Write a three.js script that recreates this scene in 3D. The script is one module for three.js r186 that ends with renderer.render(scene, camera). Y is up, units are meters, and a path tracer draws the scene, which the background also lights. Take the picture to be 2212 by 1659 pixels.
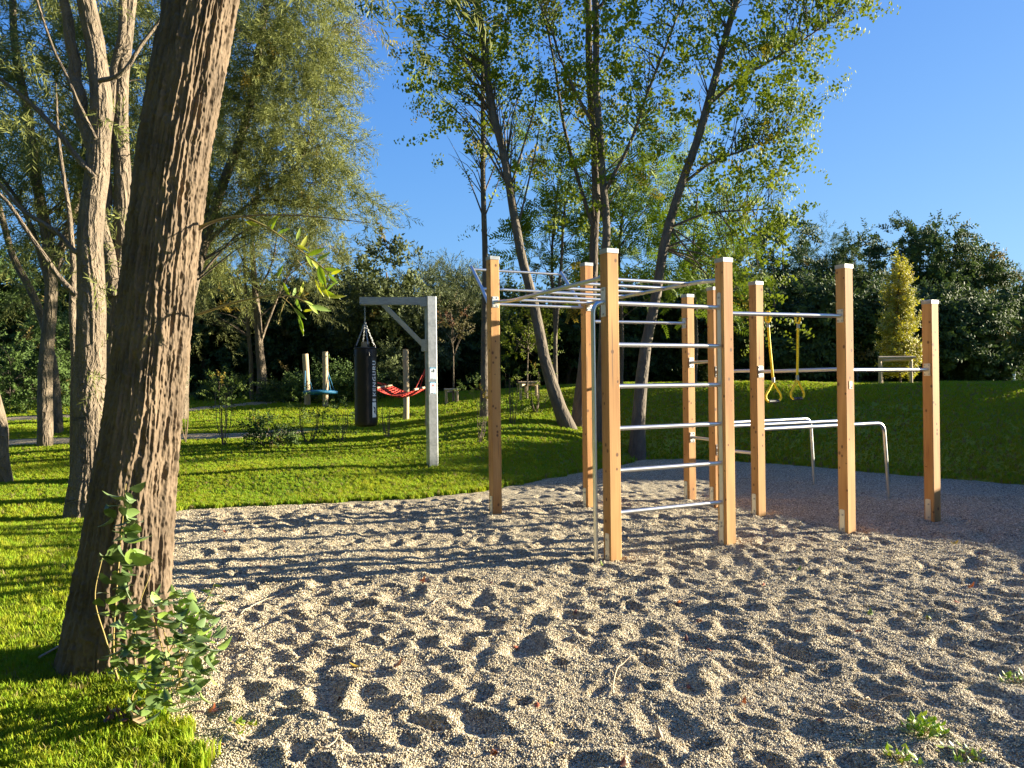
import * as THREE from 'three';
import { mergeGeometries, toCreasedNormals } from 'three/addons/utils/BufferGeometryUtils.js';

// ------------------------------------------------------------ camera, sky, sun, exposure
const scene = new THREE.Scene();
const camera = new THREE.PerspectiveCamera(54.82, 4 / 3, 0.05, 900);
const EYE = 1.6, PITCH = 0.0011, ROLL = -0.01268;
camera.position.set(0, EYE, 0);
camera.rotation.set(PITCH, 0, ROLL, 'XYZ');
camera.updateMatrixWorld(true);
const EXPOSURE = 4.6;
const sunAz = 11.5 * Math.PI / 180, sunEl = 12.5 * Math.PI / 180;
const SUN = new THREE.Vector3(Math.cos(sunEl) * Math.cos(sunAz), Math.sin(sunEl), -Math.cos(sunEl) * Math.sin(sunAz));
const sun = new THREE.DirectionalLight(new THREE.Color().setRGB(1, 0.89, 0.68), 5);
sun.position.copy(SUN).multiplyScalar(120); sun.target.position.set(0, 0, -10); sun.position.add(sun.target.position);
sun.castShadow = true; sun.shadow.mapSize.set(4096, 4096);
Object.assign(sun.shadow.camera, { left: -45, right: 45, top: 40, bottom: -40, near: 1, far: 320 });
scene.add(sun); scene.add(sun.target);
{
  const w = 512, h = 256, d = new Float32Array(w * h * 4);
  for (let j = 0; j < h; j++) for (let i = 0; i < w; i++) {
    const el = ((j + 0.5) / h - 0.5) * Math.PI, az = ((i + 0.5) / w - 0.5) * 2 * Math.PI;
    const x = Math.cos(el) * Math.cos(az), y = Math.sin(el), z = Math.cos(el) * Math.sin(az);
    const c = x * SUN.x + y * SUN.y + z * SUN.z, e = Math.max(0, y);
    const g = Math.pow(Math.max(0, 0.5 + 0.5 * c), 3.2), g2 = Math.pow(Math.max(0, c), 24);
    const a = [0.022, 0.125, 0.42], b = [0.36, 0.70, 1.02], fall = [3.9, 2.8, 0.95], s = [0.36, 0.40, 0.30], m = [1.3, 1.05, 0.7];
    for (let n = 0; n < 3; n++) { const k = Math.exp(-e * fall[n]); d[(j * w + i) * 4 + n] = (a[n] + (b[n] - a[n]) * k + s[n] * g * (0.3 + 0.7 * k) + m[n] * g2) / EXPOSURE; }
    d[(j * w + i) * 4 + 3] = 1;
  }
  const t = new THREE.DataTexture(d, w, h, THREE.RGBAFormat, THREE.FloatType);
  t.mapping = THREE.EquirectangularReflectionMapping; t.magFilter = THREE.LinearFilter; t.minFilter = THREE.LinearFilter; t.needsUpdate = true;
  scene.background = t; scene.environment = t;
}
const renderer = new THREE.WebGLRenderer({ antialias: true });
renderer.toneMapping = THREE.LinearToneMapping;
renderer.toneMappingExposure = EXPOSURE;
renderer.shadowMap.enabled = true;

// ------------------------------------------------------------ helpers
const V = (x, y, z) => new THREE.Vector3(x, y, z);
let seed = 12345;
const reseed = s => { seed = s >>> 0; };
const rnd = () => { seed = (seed + 0x6D2B79F5) | 0; let t = Math.imul(seed ^ (seed >>> 15), 1 | seed); t = (t + Math.imul(t ^ (t >>> 7), 61 | t)) ^ t; return ((t ^ (t >>> 14)) >>> 0) / 4294967296; };
const rr = (a, b) => a + (b - a) * rnd();
const gauss = () => (rnd() + rnd() + rnd() + rnd() - 2) * 1.0;
const clamp = (x, a = 0, b = 1) => Math.min(b, Math.max(a, x));
const mix = (a, b, t) => a + (b - a) * t;
const smooth = (a, b, x) => { const t = clamp((x - a) / (b - a)); return t * t * (3 - 2 * t); };
const hash = (i, j, s = 0) => { let h = Math.imul(i, 374761393) + Math.imul(j, 668265263) + Math.imul(s, 974634777); h = Math.imul(h ^ (h >>> 13), 1274126177); return ((h ^ (h >>> 16)) >>> 0) / 4294967296; };
function noise(x, y, s = 0, px = 0, py = 0) {          // value noise, -1 .. 1, periodic when px / py are given
  const i = Math.floor(x), j = Math.floor(y), u = x - i, v = y - j, a = u * u * (3 - 2 * u), b = v * v * (3 - 2 * v);
  const X = n => px ? ((n % px) + px) % px : n, Y = n => py ? ((n % py) + py) % py : n;
  const h = (m, n) => hash(X(m), Y(n), s);
  return 2 * mix(mix(h(i, j), h(i + 1, j), a), mix(h(i, j + 1), h(i + 1, j + 1), a), b) - 1;
}
const fbm = (x, y, o = 4, s = 0) => { let r = 0, a = 0.5; for (let k = 0; k < o; k++) { r += a * noise(x, y, s + k); x *= 2.03; y *= 2.03; a *= 0.5; } return r; };

const F2212 = 1600.0;                                    // focal length in pixels of a 2212 pixel wide picture
function W(px, py, depth) {                              // a point at that depth, seen at that place
  const v = V((px - 1106) / F2212, -(py - 829.5) / F2212, -1).multiplyScalar(depth);
  return v.applyMatrix4(camera.matrixWorld);
}
const M = (d = 1) => d / F2212;                          // metres per such pixel at depth d

function tex(w, h, f, o = {}) {
  const d = new Uint8Array(w * h * 4);
  for (let j = 0; j < h; j++) for (let i = 0; i < w; i++) {
    const c = f((i + 0.5) / w, (j + 0.5) / h, i, j), k = (j * w + i) * 4;
    for (let n = 0; n < 3; n++) d[k + n] = clamp(Math.round((typeof c === 'number' ? c : c[n]) * 255), 0, 255);
    d[k + 3] = 255;
  }
  const t = new THREE.DataTexture(d, w, h);
  t.magFilter = THREE.LinearFilter; t.minFilter = THREE.LinearMipmapLinearFilter; t.generateMipmaps = true;
  t.wrapS = t.wrapT = THREE.RepeatWrapping; if (o.srgb) t.colorSpace = THREE.SRGBColorSpace;
  t.needsUpdate = true; return t;
}
const enc = c => c.map(x => Math.pow(clamp(x), 1 / 2.2));   // linear colour to the bytes of an sRGB texture
const lin = (r, g, b) => new THREE.Color().setRGB(r, g, b);
const std = (o) => new THREE.MeshStandardMaterial(o);
const leafMat = (c, t = 0.4, o = {}) => new THREE.MeshPhysicalMaterial({ color: c, roughness: 0.85, transmission: t, thickness: 0, side: THREE.DoubleSide, ...o });

const taken = {};
function numbered(n) { const k = taken[n] = (taken[n] ?? -1) + 1; return k ? `${n}_${String(k).padStart(3, '0')}` : n; }
const origin = new WeakMap();
function shade(o) { o.castShadow = true; o.receiveShadow = true; return o; }
function info(o, label, category, group, kind) { if (label) o.userData.label = label; if (category) o.userData.category = category; if (group) o.userData.group = group; if (kind) o.userData.kind = kind; return o; }
function thing(name, label, category, at, group) {
  const g = new THREE.Group(); g.name = numbered(name); g.position.copy(at); origin.set(g, at.clone()); scene.add(g);
  return info(g, label, category, group);
}
function part(name, geo, mat, parent, pivot) {             // geo is in world axes and place; the mesh hangs from its parent
  const m = shade(new THREE.Mesh(geo, mat)); m.name = name;
  const o = origin.get(parent), p = pivot || o;
  geo.translate(-p.x, -p.y, -p.z); m.position.set(p.x - o.x, p.y - o.y, p.z - o.z);
  origin.set(m, p.clone()); parent.add(m); return m;
}
function sharedPart(name, geo, mat, parent, pos, quat, scale = 1) {
  const m = shade(new THREE.Mesh(geo, mat)); m.name = name;
  const o = origin.get(parent);
  m.position.set(pos.x - o.x, pos.y - o.y, pos.z - o.z); if (quat) m.quaternion.copy(quat);
  if (scale.isVector3) m.scale.copy(scale); else m.scale.setScalar(scale);
  origin.set(m, pos.clone()); parent.add(m); return m;
}
function single(name, geo, mat, label, category, at, group, kind) {
  const m = shade(new THREE.Mesh(geo, mat)); m.name = numbered(name); geo.translate(-at.x, -at.y, -at.z); m.position.copy(at);
  origin.set(m, at.clone()); scene.add(m); return info(m, label, category, group, kind);
}
function instances(name, geo, mat, list, parent, kind = 'stuff') {   // list of [matrix, colour] in world place
  const m = shade(new THREE.InstancedMesh(geo, mat, list.length)); m.name = name; m.userData.kind = kind;
  const o = parent === scene ? V(0, 0, 0) : origin.get(parent), t = new THREE.Matrix4().makeTranslation(-o.x, -o.y, -o.z), k = new THREE.Matrix4();
  list.forEach(([a, c], i) => { m.setMatrixAt(i, k.multiplyMatrices(t, a)); if (c) m.setColorAt(i, c); });
  parent.add(m); return m;
}
const upQ = (dir, roll = 0) => new THREE.Quaternion().setFromUnitVectors(V(0, 1, 0), dir).multiply(new THREE.Quaternion().setFromAxisAngle(V(0, 1, 0), roll));

// a tapered tube along points; rad(t, i) gives the radius; uv in metres
function tube(pts, rad, seg = 8, o = {}) {
  const n = pts.length, pos = [], uv = [], idx = [], frames = [];
  let len = 0; const L = [0];
  for (let i = 1; i < n; i++) { len += pts[i].distanceTo(pts[i - 1]); L.push(len); }
  let N = null;
  for (let i = 0; i < n; i++) {
    const T = pts[Math.min(n - 1, i + 1)].clone().sub(pts[Math.max(0, i - 1)]).normalize();
    if (!N) { N = o.normal ? o.normal.clone() : (Math.abs(T.y) > 0.9 ? V(0, 0, -1) : V(0, 1, 0)); }
    N.addScaledVector(T, -N.dot(T)).normalize();
    const B = T.clone().cross(N), r0 = rad(L[i] / len, i);
    for (let j = 0; j <= seg; j++) {
      const a = j / seg * Math.PI * 2, r = o.disp ? r0 + o.disp(a, L[i], r0) : r0;
      pos.push(pts[i].x + r * (N.x * Math.cos(a) + B.x * Math.sin(a)), pts[i].y + r * (N.y * Math.cos(a) + B.y * Math.sin(a)), pts[i].z + r * (N.z * Math.cos(a) + B.z * Math.sin(a)));
      uv.push(j / seg * (o.round || Math.max(1, Math.round(2 * Math.PI * r0 / 0.25)) * 0.25), L[i]);
    }
  }
  const w = seg + 1;
  for (let i = 0; i < n - 1; i++) for (let j = 0; j < seg; j++) { const a = i * w + j; idx.push(a, a + 1, a + w, a + 1, a + w + 1, a + w); }
  for (const e of o.open ? [] : [0, n - 1]) {
    const c = pos.length / 3; pos.push(pts[e].x, pts[e].y, pts[e].z); uv.push(0, L[e]);
    const k = pos.length / 3; for (let j = 0; j <= seg; j++) { const a = (e * w + j) * 3; pos.push(pos[a], pos[a + 1], pos[a + 2]); uv.push(0, L[e]); }
    for (let j = 0; j < seg; j++) e ? idx.push(c, k + j, k + j + 1) : idx.push(c, k + j + 1, k + j);
  }
  const g = new THREE.BufferGeometry();
  g.setAttribute('position', new THREE.Float32BufferAttribute(pos, 3)); g.setAttribute('uv', new THREE.Float32BufferAttribute(uv, 2));
  g.setIndex(idx); g.computeVertexNormals();
  return g;
}
const curve = (pts, n) => new THREE.CatmullRomCurve3(pts, false, 'centripetal').getPoints(n);
const rod = (a, b, r, seg = 14) => tube([a, b], () => r, seg);
function bend(pts, f, k = 7) {                              // round the corners of a polyline
  const out = [pts[0].clone()];
  for (let i = 1; i < pts.length - 1; i++) {
    const p = pts[i], a = p.clone().add(pts[i - 1].clone().sub(p).setLength(f)), b = p.clone().add(pts[i + 1].clone().sub(p).setLength(f));
    for (let j = 0; j <= k; j++) { const t = j / k; out.push(a.clone().multiplyScalar((1 - t) * (1 - t)).addScaledVector(p, 2 * t * (1 - t)).addScaledVector(b, t * t)); }
  }
  out.push(pts[pts.length - 1].clone()); return out;
}
// a box between two heights on a square of four directions, long edges chamfered; uv round the post and up, in metres
function prism(w, d, y0, y1, ch, rot, at, dome = 0) {
  const a = w / 2, b = d / 2, pr = [[a - ch, b], [a, b - ch], [a, -b + ch], [a - ch, -b], [-a + ch, -b], [-a, -b + ch], [-a, b - ch], [-a + ch, b]];
  const pos = [], uv = [], c = Math.cos(rot), s = Math.sin(rot), pt = (p, y) => [at.x + p[0] * c + p[1] * s, y, at.z - p[0] * s + p[1] * c];
  let u = 0;
  for (let i = 0; i < 8; i++) {
    const p = pr[i], q = pr[(i + 1) % 8], e = Math.hypot(p[0] - q[0], p[1] - q[1]);
    const A = pt(p, y0), B = pt(q, y0), C = pt(q, y1), D = pt(p, y1);
    pos.push(...A, ...C, ...B, ...A, ...D, ...C); uv.push(u, y0, u + e, y1, u + e, y0, u, y0, u, y1, u + e, y1); u += e;
    const O = pt([0, 0], y1 + dome); pos.push(...D, ...O, ...C); uv.push(p[0], p[1], 0, 0, q[0], q[1]);
    const U = pt([0, 0], y0); pos.push(...A, ...B, ...U); uv.push(p[0], p[1], q[0], q[1], 0, 0);
  }
  const g = new THREE.BufferGeometry(); g.setAttribute('position', new THREE.Float32BufferAttribute(pos, 3)); g.setAttribute('uv', new THREE.Float32BufferAttribute(uv, 2)); g.computeVertexNormals(); return g;
}

// ------------------------------------------------------------ the ground
const EDGE = [[-0.9, 1.2], [-1.36, 3.12], [-1.75, 3.6], [-2.2, 4.3], [-2.75, 5.6], [-3.3, 6.9], [-4.0, 8.3], [-4.7, 9.3], [-4.2, 9.75], [-2.56, 10.1], [-1.4, 10.45], [-0.39, 11.1], [0.65, 12.46], [2.0, 14.4], [2.7, 15.3], [3.6, 15.5], [5.2, 14.1], [6.45, 12.5], [7.58, 10.96], [7.95, 8.5], [7.8, 5], [7.0, 1.2]];
function gravelDist(x, d) {                                 // metres outside the gravel, negative inside
  let best = 1e9, inside = false;
  for (let i = 0, j = EDGE.length - 1; i < EDGE.length; j = i++) {
    const [ax, ay] = EDGE[j], [bx, by] = EDGE[i], ex = bx - ax, ey = by - ay, t = clamp(((x - ax) * ex + (d - ay) * ey) / (ex * ex + ey * ey));
    const qx = ax + t * ex - x, qy = ay + t * ey - d; best = Math.min(best, qx * qx + qy * qy);
    if ((ay > d) !== (by > d) && x < ax + (d - ay) / (by - ay) * ex) inside = !inside;
  }
  return (inside ? -1 : 1) * Math.sqrt(best);
}
const roughEdge = (x, d) => gravelDist(x, d) + 0.12 * fbm(x * 2.1, d * 2.1, 3, 5) + 0.06 * noise(x * 9, d * 9, 6);
function landHeight(x, z, s = null) {
  const d = -z; s = s ?? gravelDist(x, d);
  const lawn = 0.0765 * Math.max(0, Math.min(d, 26) - 9.4) * smooth(6, 1.5, x) * smooth(0, 2.2, s) + 0.9 * smooth(26, 60, d);
  const bt = clamp(s / mix(6.0, 3.3, smooth(1, 4.5, x)) + 0.02 * noise(x * 0.9, d * 0.9, 15)), bank = s <= 0 ? 0 : 1.5 * (1 - (1 - bt) * (1 - bt)) * smooth(-0.3, 0.5, s) * (1 - 0.05 * smooth(4, 10, x) + 0.045 * noise(x * 0.45, d * 0.45, 17)) * (1 + 0.22 * smooth(0.72, 0.85, x / Math.max(1, d)) * smooth(8, 9.5, d));
  const w = smooth(-3.2, 3.2, x - 0.5 * Math.max(0, 15.3 - d)) * smooth(0.5, 3, d);
  let h = mix(lawn, Math.max(bank, lawn), w);
  h += (0.05 * fbm(x * 0.5, d * 0.5, 3, 9) + 0.012 * noise(x * 3, d * 3, 3)) * smooth(0, 1, Math.max(0, s));
  return h;
}
function groundAt(px, py) {                                  // where the sight line through that place meets the land
  const o = V(0, EYE, 0), p = W(px, py, 1).sub(o); let t = 2;
  for (; t < 60; t += 0.03) if (EYE + p.y * t <= landHeight(p.x * t, p.z * t)) break;
  const q = V(p.x * t, 0, p.z * t); q.y = landHeight(q.x, q.z); return q;
}
// gravel relief: many shallow footprints
const DENT = 0.25;
function gravelRelief(x, d) {
  let dip = 0, rim = 0; const i0 = Math.floor(x / DENT), j0 = Math.floor(d / DENT);
  for (let i = i0 - 1; i <= i0 + 1; i++) for (let j = j0 - 1; j <= j0 + 1; j++) {
    const busy = 0.78 + 0.5 * noise(i * 0.23, j * 0.23, 71);
    for (let k = 0; k < 2; k++) {
      if (hash(i, j, 40 + k) > (k ? 0.55 : 1) * busy) continue;
      const cx = (i + hash(i, j, 1 + k * 7)) * DENT, cy = (j + hash(i, j, 2 + k * 7)) * DENT, a = hash(i, j, 3 + k * 7) * 3.14, q0 = hash(i, j, 4 + k * 7), r = 0.05 + 0.085 * q0 * q0 + (k ? 0 : 0.015), st = 1 + 1.1 * hash(i, j, 5 + k * 7), h6 = hash(i, j, 6 + k * 7), D = (0.009 + 0.036 * h6 * h6 + 0.11 * r) * (k ? 0.75 : 1);
      const wx = 0.05 * noise(x * 6, d * 6, 72), wy = 0.05 * noise(x * 6, d * 6, 73), X = x - cx + wx, Y = d - cy + wy, c = Math.cos(a), s = Math.sin(a), q = Math.hypot((X * c + Y * s) / (r * st), (Y * c - X * s) / r);
      if (q < 1) dip = Math.max(dip, D * Math.pow(1 - q * q, 1.4));
      rim += 0.2 * D * Math.exp(-Math.pow((q - 1.12) / 0.28, 2));
    }
  }
  const far = smooth(8.3, 9.6, d - 0.25 * (4.2 - x)) * smooth(1.2, 3.2, x);
  return (Math.min(rim, 0.03) - dip) * (1 - 0.4 * far) + 0.04 * fbm(x * 1.3, d * 1.3, 3, 21) + 0.007 * noise(x * 14, d * 14, 8) + 0.004 * noise(x * 31, d * 31, 11);
}
const gravelHeight = (x, z) => { const d = -z, e = roughEdge(x, d); return gravelRelief(x, d) * smooth(0.15, -0.5, e) + 0.02 - 0.16 * smooth(-0.05, 0.3, e); };
function sheet(xs, ds, f) {
  const pos = [], uv = [], idx = [], nx = xs.length;
  for (const d of ds) for (const x of xs) { pos.push(x, f(x, -d), -d); uv.push(x, d); }
  for (let j = 0; j < ds.length - 1; j++) for (let i = 0; i < nx - 1; i++) { const a = j * nx + i; idx.push(a, a + 1, a + nx, a + 1, a + nx + 1, a + nx); }
  const g = new THREE.BufferGeometry(); g.setAttribute('position', new THREE.Float32BufferAttribute(pos, 3)); g.setAttribute('uv', new THREE.Float32BufferAttribute(uv, 2)); g.setIndex(idx); g.computeVertexNormals(); return g;
}
const steps = (a, b, s) => { const r = []; for (let x = a; x < b - 1e-6; x += s) r.push(x); r.push(b); return r; };

const soilTex = tex(512, 512, (u, v) => { const n = 0.5 * noise(u * 16, v * 16, 1, 16, 16) + 0.3 * noise(u * 48, v * 48, 2, 48, 48) + 0.3 * noise(u * 128, v * 128, 3, 128, 128); return enc([0.17 + 0.05 * n, 0.225 + 0.05 * n, 0.012 + 0.006 * n]); }, { srgb: true });
soilTex.repeat.set(1 / 1.7, 1 / 1.7);
const soilBump = tex(512, 512, (u, v) => 0.5 + 0.25 * noise(u * 64, v * 64, 5, 64, 64) + 0.25 * noise(u * 150, v * 150, 6, 150, 150)); soilBump.repeat.set(1 / 1.7, 1 / 1.7);
{
  const xs = [-400, -200, -120, -80, -55, -40, -30, -24, ...steps(-20, 16, 0.12), 18, 21, 25, 32, 45, 70, 120, 220, 400];
  const ds = [-60, -20, -6, -2, 0, ...steps(1, 27, 0.12), 28, 29, 31, 34, 38, 44, 52, 65, 90, 140, 240, 420];
  const g = sheet(xs, ds, (x, z) => { const s = gravelDist(x, -z), e = roughEdge(x, -z); return landHeight(x, z, s) + 0.035 - 0.32 * smooth(0.1, -0.35, e); });
  single('ground', g, std({ map: soilTex, bumpMap: soilBump, bumpScale: 0.03, roughness: 0.95 }), 'green grassy ground with a low bank behind the gravel', null, V(0, 0, 0), null, 'structure');
}
// gravel: a dented bed of small stones
const stoneTone = [[0.47, 0.39, 0.245], [0.33, 0.27, 0.17], [0.57, 0.49, 0.325], [0.22, 0.177, 0.12], [0.40, 0.35, 0.25], [0.48, 0.375, 0.215], [0.65, 0.575, 0.41], [0.15, 0.12, 0.088]];
const stones = (() => {                                       // a tileable bed of round stones: nearest stone, its edge and tone
  const n = 72, w = 1024, col = new Float32Array(w * w), hi = new Float32Array(w * w), f = new Float32Array(w * w);
  for (let j = 0; j < w; j++) for (let i = 0; i < w; i++) {
    const x = i / w * n, y = j / w * n, I = Math.floor(x), J = Math.floor(y); let b = 9, b2 = 9, id = 0;
    for (let a = -1; a <= 1; a++) for (let c = -1; c <= 1; c++) {
      const p = ((I + a) % n + n) % n, q = ((J + c) % n + n) % n, dx = I + a + 0.15 + 0.7 * hash(p, q, 1) - x, dy = J + c + 0.15 + 0.7 * hash(p, q, 2) - y, d = dx * dx + dy * dy;
      if (d < b) { b2 = b; b = d; id = q * n + p; } else if (d < b2) b2 = d;
    }
    f[j * w + i] = hash(id, 7, 3); hi[j * w + i] = Math.min(1, (Math.sqrt(b2) - Math.sqrt(b)) * 1.5) * (0.6 + 0.4 * hash(id, 9, 4));
  }
  return { w, f, hi };
})();
const gravelTex = tex(1024, 1024, (u, v, i, j) => { const k = j * 1024 + i, t = stoneTone[Math.floor(stones.f[k] * 7.99)], b = 0.92 + 0.16 * stones.f[(k * 7) % stones.f.length]; return enc(t.map(x => x * b)); }, { srgb: true });
const gravelBump = tex(1024, 1024, (u, v, i, j) => Math.sqrt(stones.hi[j * 1024 + i]));
gravelTex.repeat.set(1 / 0.8, 1 / 0.8); gravelBump.repeat.set(1 / 0.8, 1 / 0.8);
const gravelMat = std({ map: gravelTex, bumpMap: gravelBump, bumpScale: 0.012, roughness: 0.9 });
{
  const g = sheet(steps(-5.2, 8.2, 0.032), steps(1.6, 16.4, 0.032), gravelHeight);
  single('gravel_pit', g, gravelMat, 'pit of loose pebbles covered in shallow footprints', null, V(0, 0, 0), null, 'structure');
}
{
  reseed(77);
  const base = new THREE.IcosahedronGeometry(1, 0), p = base.attributes.position;
  const kinds = [0, 1, 2].map(k => { const g = base.clone(), q = g.attributes.position; for (let i = 0; i < q.count; i++) { const f = 0.85 + 0.3 * hash(Math.round(q.getX(i) * 50), Math.round(q.getY(i) * 50) + Math.round(q.getZ(i) * 50) * 13, k); q.setXYZ(i, q.getX(i) * f, q.getY(i) * f * 0.72, q.getZ(i) * f * (0.75 + 0.1 * k)); } return toCreasedNormals(g, 1.4); });
  const lists = [[], [], []], q = new THREE.Quaternion(), e = new THREE.Euler(), tone = stoneTone.map(t => lin(...t));
  const bands = [[2.7, 4.2, 16000, 0.0045], [4.2, 5.6, 10000, 0.0052], [5.6, 7.4, 4500, 0.006], [7.4, 10, 1600, 0.007]];
  for (const [d0, d1, per, size] of bands) {
    const n = Math.round(per * (d1 - d0) * 0.75 * (d0 + d1));
    for (let i = 0; i < n; i++) {
      const d = Math.sqrt(mix(d0 * d0, d1 * d1, rnd())), x = rr(-0.75, 0.75) * d;
      if (roughEdge(x, d) > 0.02 + 0.1 * rnd()) continue;
      const s = size * (0.6 + 0.75 * rnd() * rnd() + 0.25 * rnd()), y = gravelHeight(x, -d) + s * 0.25;
      e.set(rr(-0.6, 0.6), rr(0, 6.28), rr(-0.6, 0.6)); q.setFromEuler(e);
      lists[i % 3].push([new THREE.Matrix4().compose(V(x, y, -d), q, V(s, s, s)), tone[Math.floor(rnd() * 7.3)].clone().multiplyScalar(rr(0.8, 1.2))]);
    }
  }
  lists.forEach((l, i) => { const m = instances(numbered('pebbles'), kinds[i], std({ color: 0xffffff, roughness: 0.75 }), l, scene); info(m, ['small round loose pebbles over the gravel bed', 'small oval loose pebbles over the gravel bed', 'small uneven loose pebbles over the gravel bed'][i], 'gravel'); });
}
// garden paths on the lawn
const pathMat = std({ map: gravelTex, bumpMap: gravelBump, bumpScale: 0.008, roughness: 0.95, color: lin(0.9, 0.86, 0.8) });
const pathLines = [[[-20, 15.0], [-14, 15.5], [-10, 15.75], [-7, 15.95], [-5.4, 16.3], [-4.9, 16.9]], [[-20, 19.0], [-14, 19.8], [-11.5, 20.3], [-9, 22.2], [-7, 24.6], [-6, 27]]];
const pathWide = [0.95, 1.0];
function pathDist(x, d) { let r = 9; pathLines.forEach((l, n) => { for (let i = 1; i < l.length; i++) { const ex = l[i][0] - l[i - 1][0], ey = l[i][1] - l[i - 1][1], t = clamp(((x - l[i - 1][0]) * ex + (d - l[i - 1][1]) * ey) / (ex * ex + ey * ey)); r = Math.min(r, Math.hypot(l[i - 1][0] + t * ex - x, l[i - 1][1] + t * ey - d) - pathWide[n] / 2); } }); return r; }
pathLines.forEach((l, n) => {
  const pts = curve(l.map(([x, d]) => V(x, 0, -d)), 90), pos = [], uv = [], idx = [];
  pts.forEach((p, i) => {
    const T = pts[Math.min(90, i + 1)].clone().sub(pts[Math.max(0, i - 1)]).normalize(), S = V(-T.z, 0, T.x);
    for (let k = 0; k <= 6; k++) { const q = p.clone().addScaledVector(S, (k / 6 - 0.5) * pathWide[n] * (1 + 0.08 * noise(i * 0.3, k > 3 ? 9 : 2, 4))); q.y = landHeight(q.x, q.z) + 0.055; pos.push(q.x, q.y, q.z); uv.push(q.x, -q.z); }
    if (i) for (let k = 0; k < 6; k++) { const a = (i - 1) * 7 + k; idx.push(a, a + 1, a + 7, a + 1, a + 8, a + 7); }
  });
  const g = new THREE.BufferGeometry(); g.setAttribute('position', new THREE.Float32BufferAttribute(pos, 3)); g.setAttribute('uv', new THREE.Float32BufferAttribute(uv, 2)); g.setIndex(idx); g.computeVertexNormals();
  if (g.attributes.normal.getY(0) < 0) { idx.reverse(); g.setIndex(idx); g.computeVertexNormals(); }
  single('garden_path', g, pathMat, ['narrow pale gravel path across the near lawn', 'far pale gravel path leading to the trees'][n], null, V(0, 0, 0), null, 'structure');
});

// ------------------------------------------------------------ grass
function tuft(n, h, w, lean, s) {
  reseed(s); const pos = [], idx = [];
  for (let i = 0; i < n; i++) {
    const a = rr(0, 6.28), r = rr(0, 0.02) * (h / 0.05), x = Math.cos(a) * r, z = Math.sin(a) * r, b = rr(0, 6.28), l = h * rr(0.55, 1.15), o = lean * rr(0.2, 1.2) * l, cx = Math.cos(b) * w / 2, cz = Math.sin(b) * w / 2, ox = -Math.sin(b) * o, oz = Math.cos(b) * o, k = pos.length / 3;
    pos.push(x - cx, -0.01, z - cz, x + cx, -0.01, z + cz, x + ox * 0.35 - cx * 0.8, l * 0.6, z + oz * 0.35 - cz * 0.8, x + ox * 0.35 + cx * 0.8, l * 0.6, z + oz * 0.35 + cz * 0.8, x + ox, l * (1 - 0.25 * lean), z + oz);
    idx.push(k, k + 1, k + 3, k, k + 3, k + 2, k + 2, k + 3, k + 4);
  }
  const g = new THREE.BufferGeometry(); g.setAttribute('position', new THREE.Float32BufferAttribute(pos, 3)); g.setIndex(idx); g.computeVertexNormals(); return g;
}
{
  const gm = leafMat(lin(1, 1, 1), 0.45, { roughness: 0.8, specularIntensity: 0.35 });
  const kinds = [tuft(12, 0.05, 0.0042, 0.6, 5), tuft(12, 0.046, 0.006, 0.55, 6), tuft(12, 0.048, 0.009, 0.5, 7)], lists = [[], [], []];
  reseed(99);
  const bands = [[1.8, 5, 2600, 0], [5, 9, 1500, 0], [9, 13, 1100, 1], [13, 19, 800, 2], [19, 28, 420, 2]];
  for (const [d0, d1, per, kind] of bands) {
    const n = Math.round(per * (d1 - d0) * 0.8 * (d0 + d1));
    for (let i = 0; i < n; i++) {
      const d = Math.sqrt(mix(d0 * d0, d1 * d1, rnd())), x = rr(-0.8, 0.8) * d, e = roughEdge(x, d);
      if (e < 0.03 - 0.05 * rnd() || pathDist(x, d) < 0.02) continue;
      const worn = d < 9 && Math.hypot((x + 3.0) / 1.2, (d - 7.0) / 0.9) < 1 && rnd() < 0.75; if (worn) continue;
      const pat = fbm(x * 0.9, d * 0.9, 3, 33), s = rr(0.65, 1.35) * (d > 19 ? 1.2 : 1) * (e < 0.25 ? 1.15 : 1) * (1 + 0.3 * pat);
      const c = lin(0.29 + 0.07 * pat + rr(-0.04, 0.07), 0.385 + 0.04 * pat + rr(-0.05, 0.06), 0.008 + rr(0, 0.008));
      if (rnd() < (x > 2 ? 0.12 : 0.04)) c.setRGB(0.32, 0.26, 0.10);
      lists[kind].push([new THREE.Matrix4().compose(V(x, landHeight(x, -d) + 0.03, -d), new THREE.Quaternion().setFromAxisAngle(V(0, 1, 0), rr(0, 6.28)), V(s, s * rr(0.8, 1.2), s)), c]);
    }
  }
  lists.forEach((l, i) => info(instances(numbered('grass'), kinds[i], gm, l, scene), ['short bright green grass beside the near willow trunk', 'short bright green grass of the lawn beside the gravel', 'short green grass of the far lawn and the bank'][i], 'grass'));
}
console.log('ground done');

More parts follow.
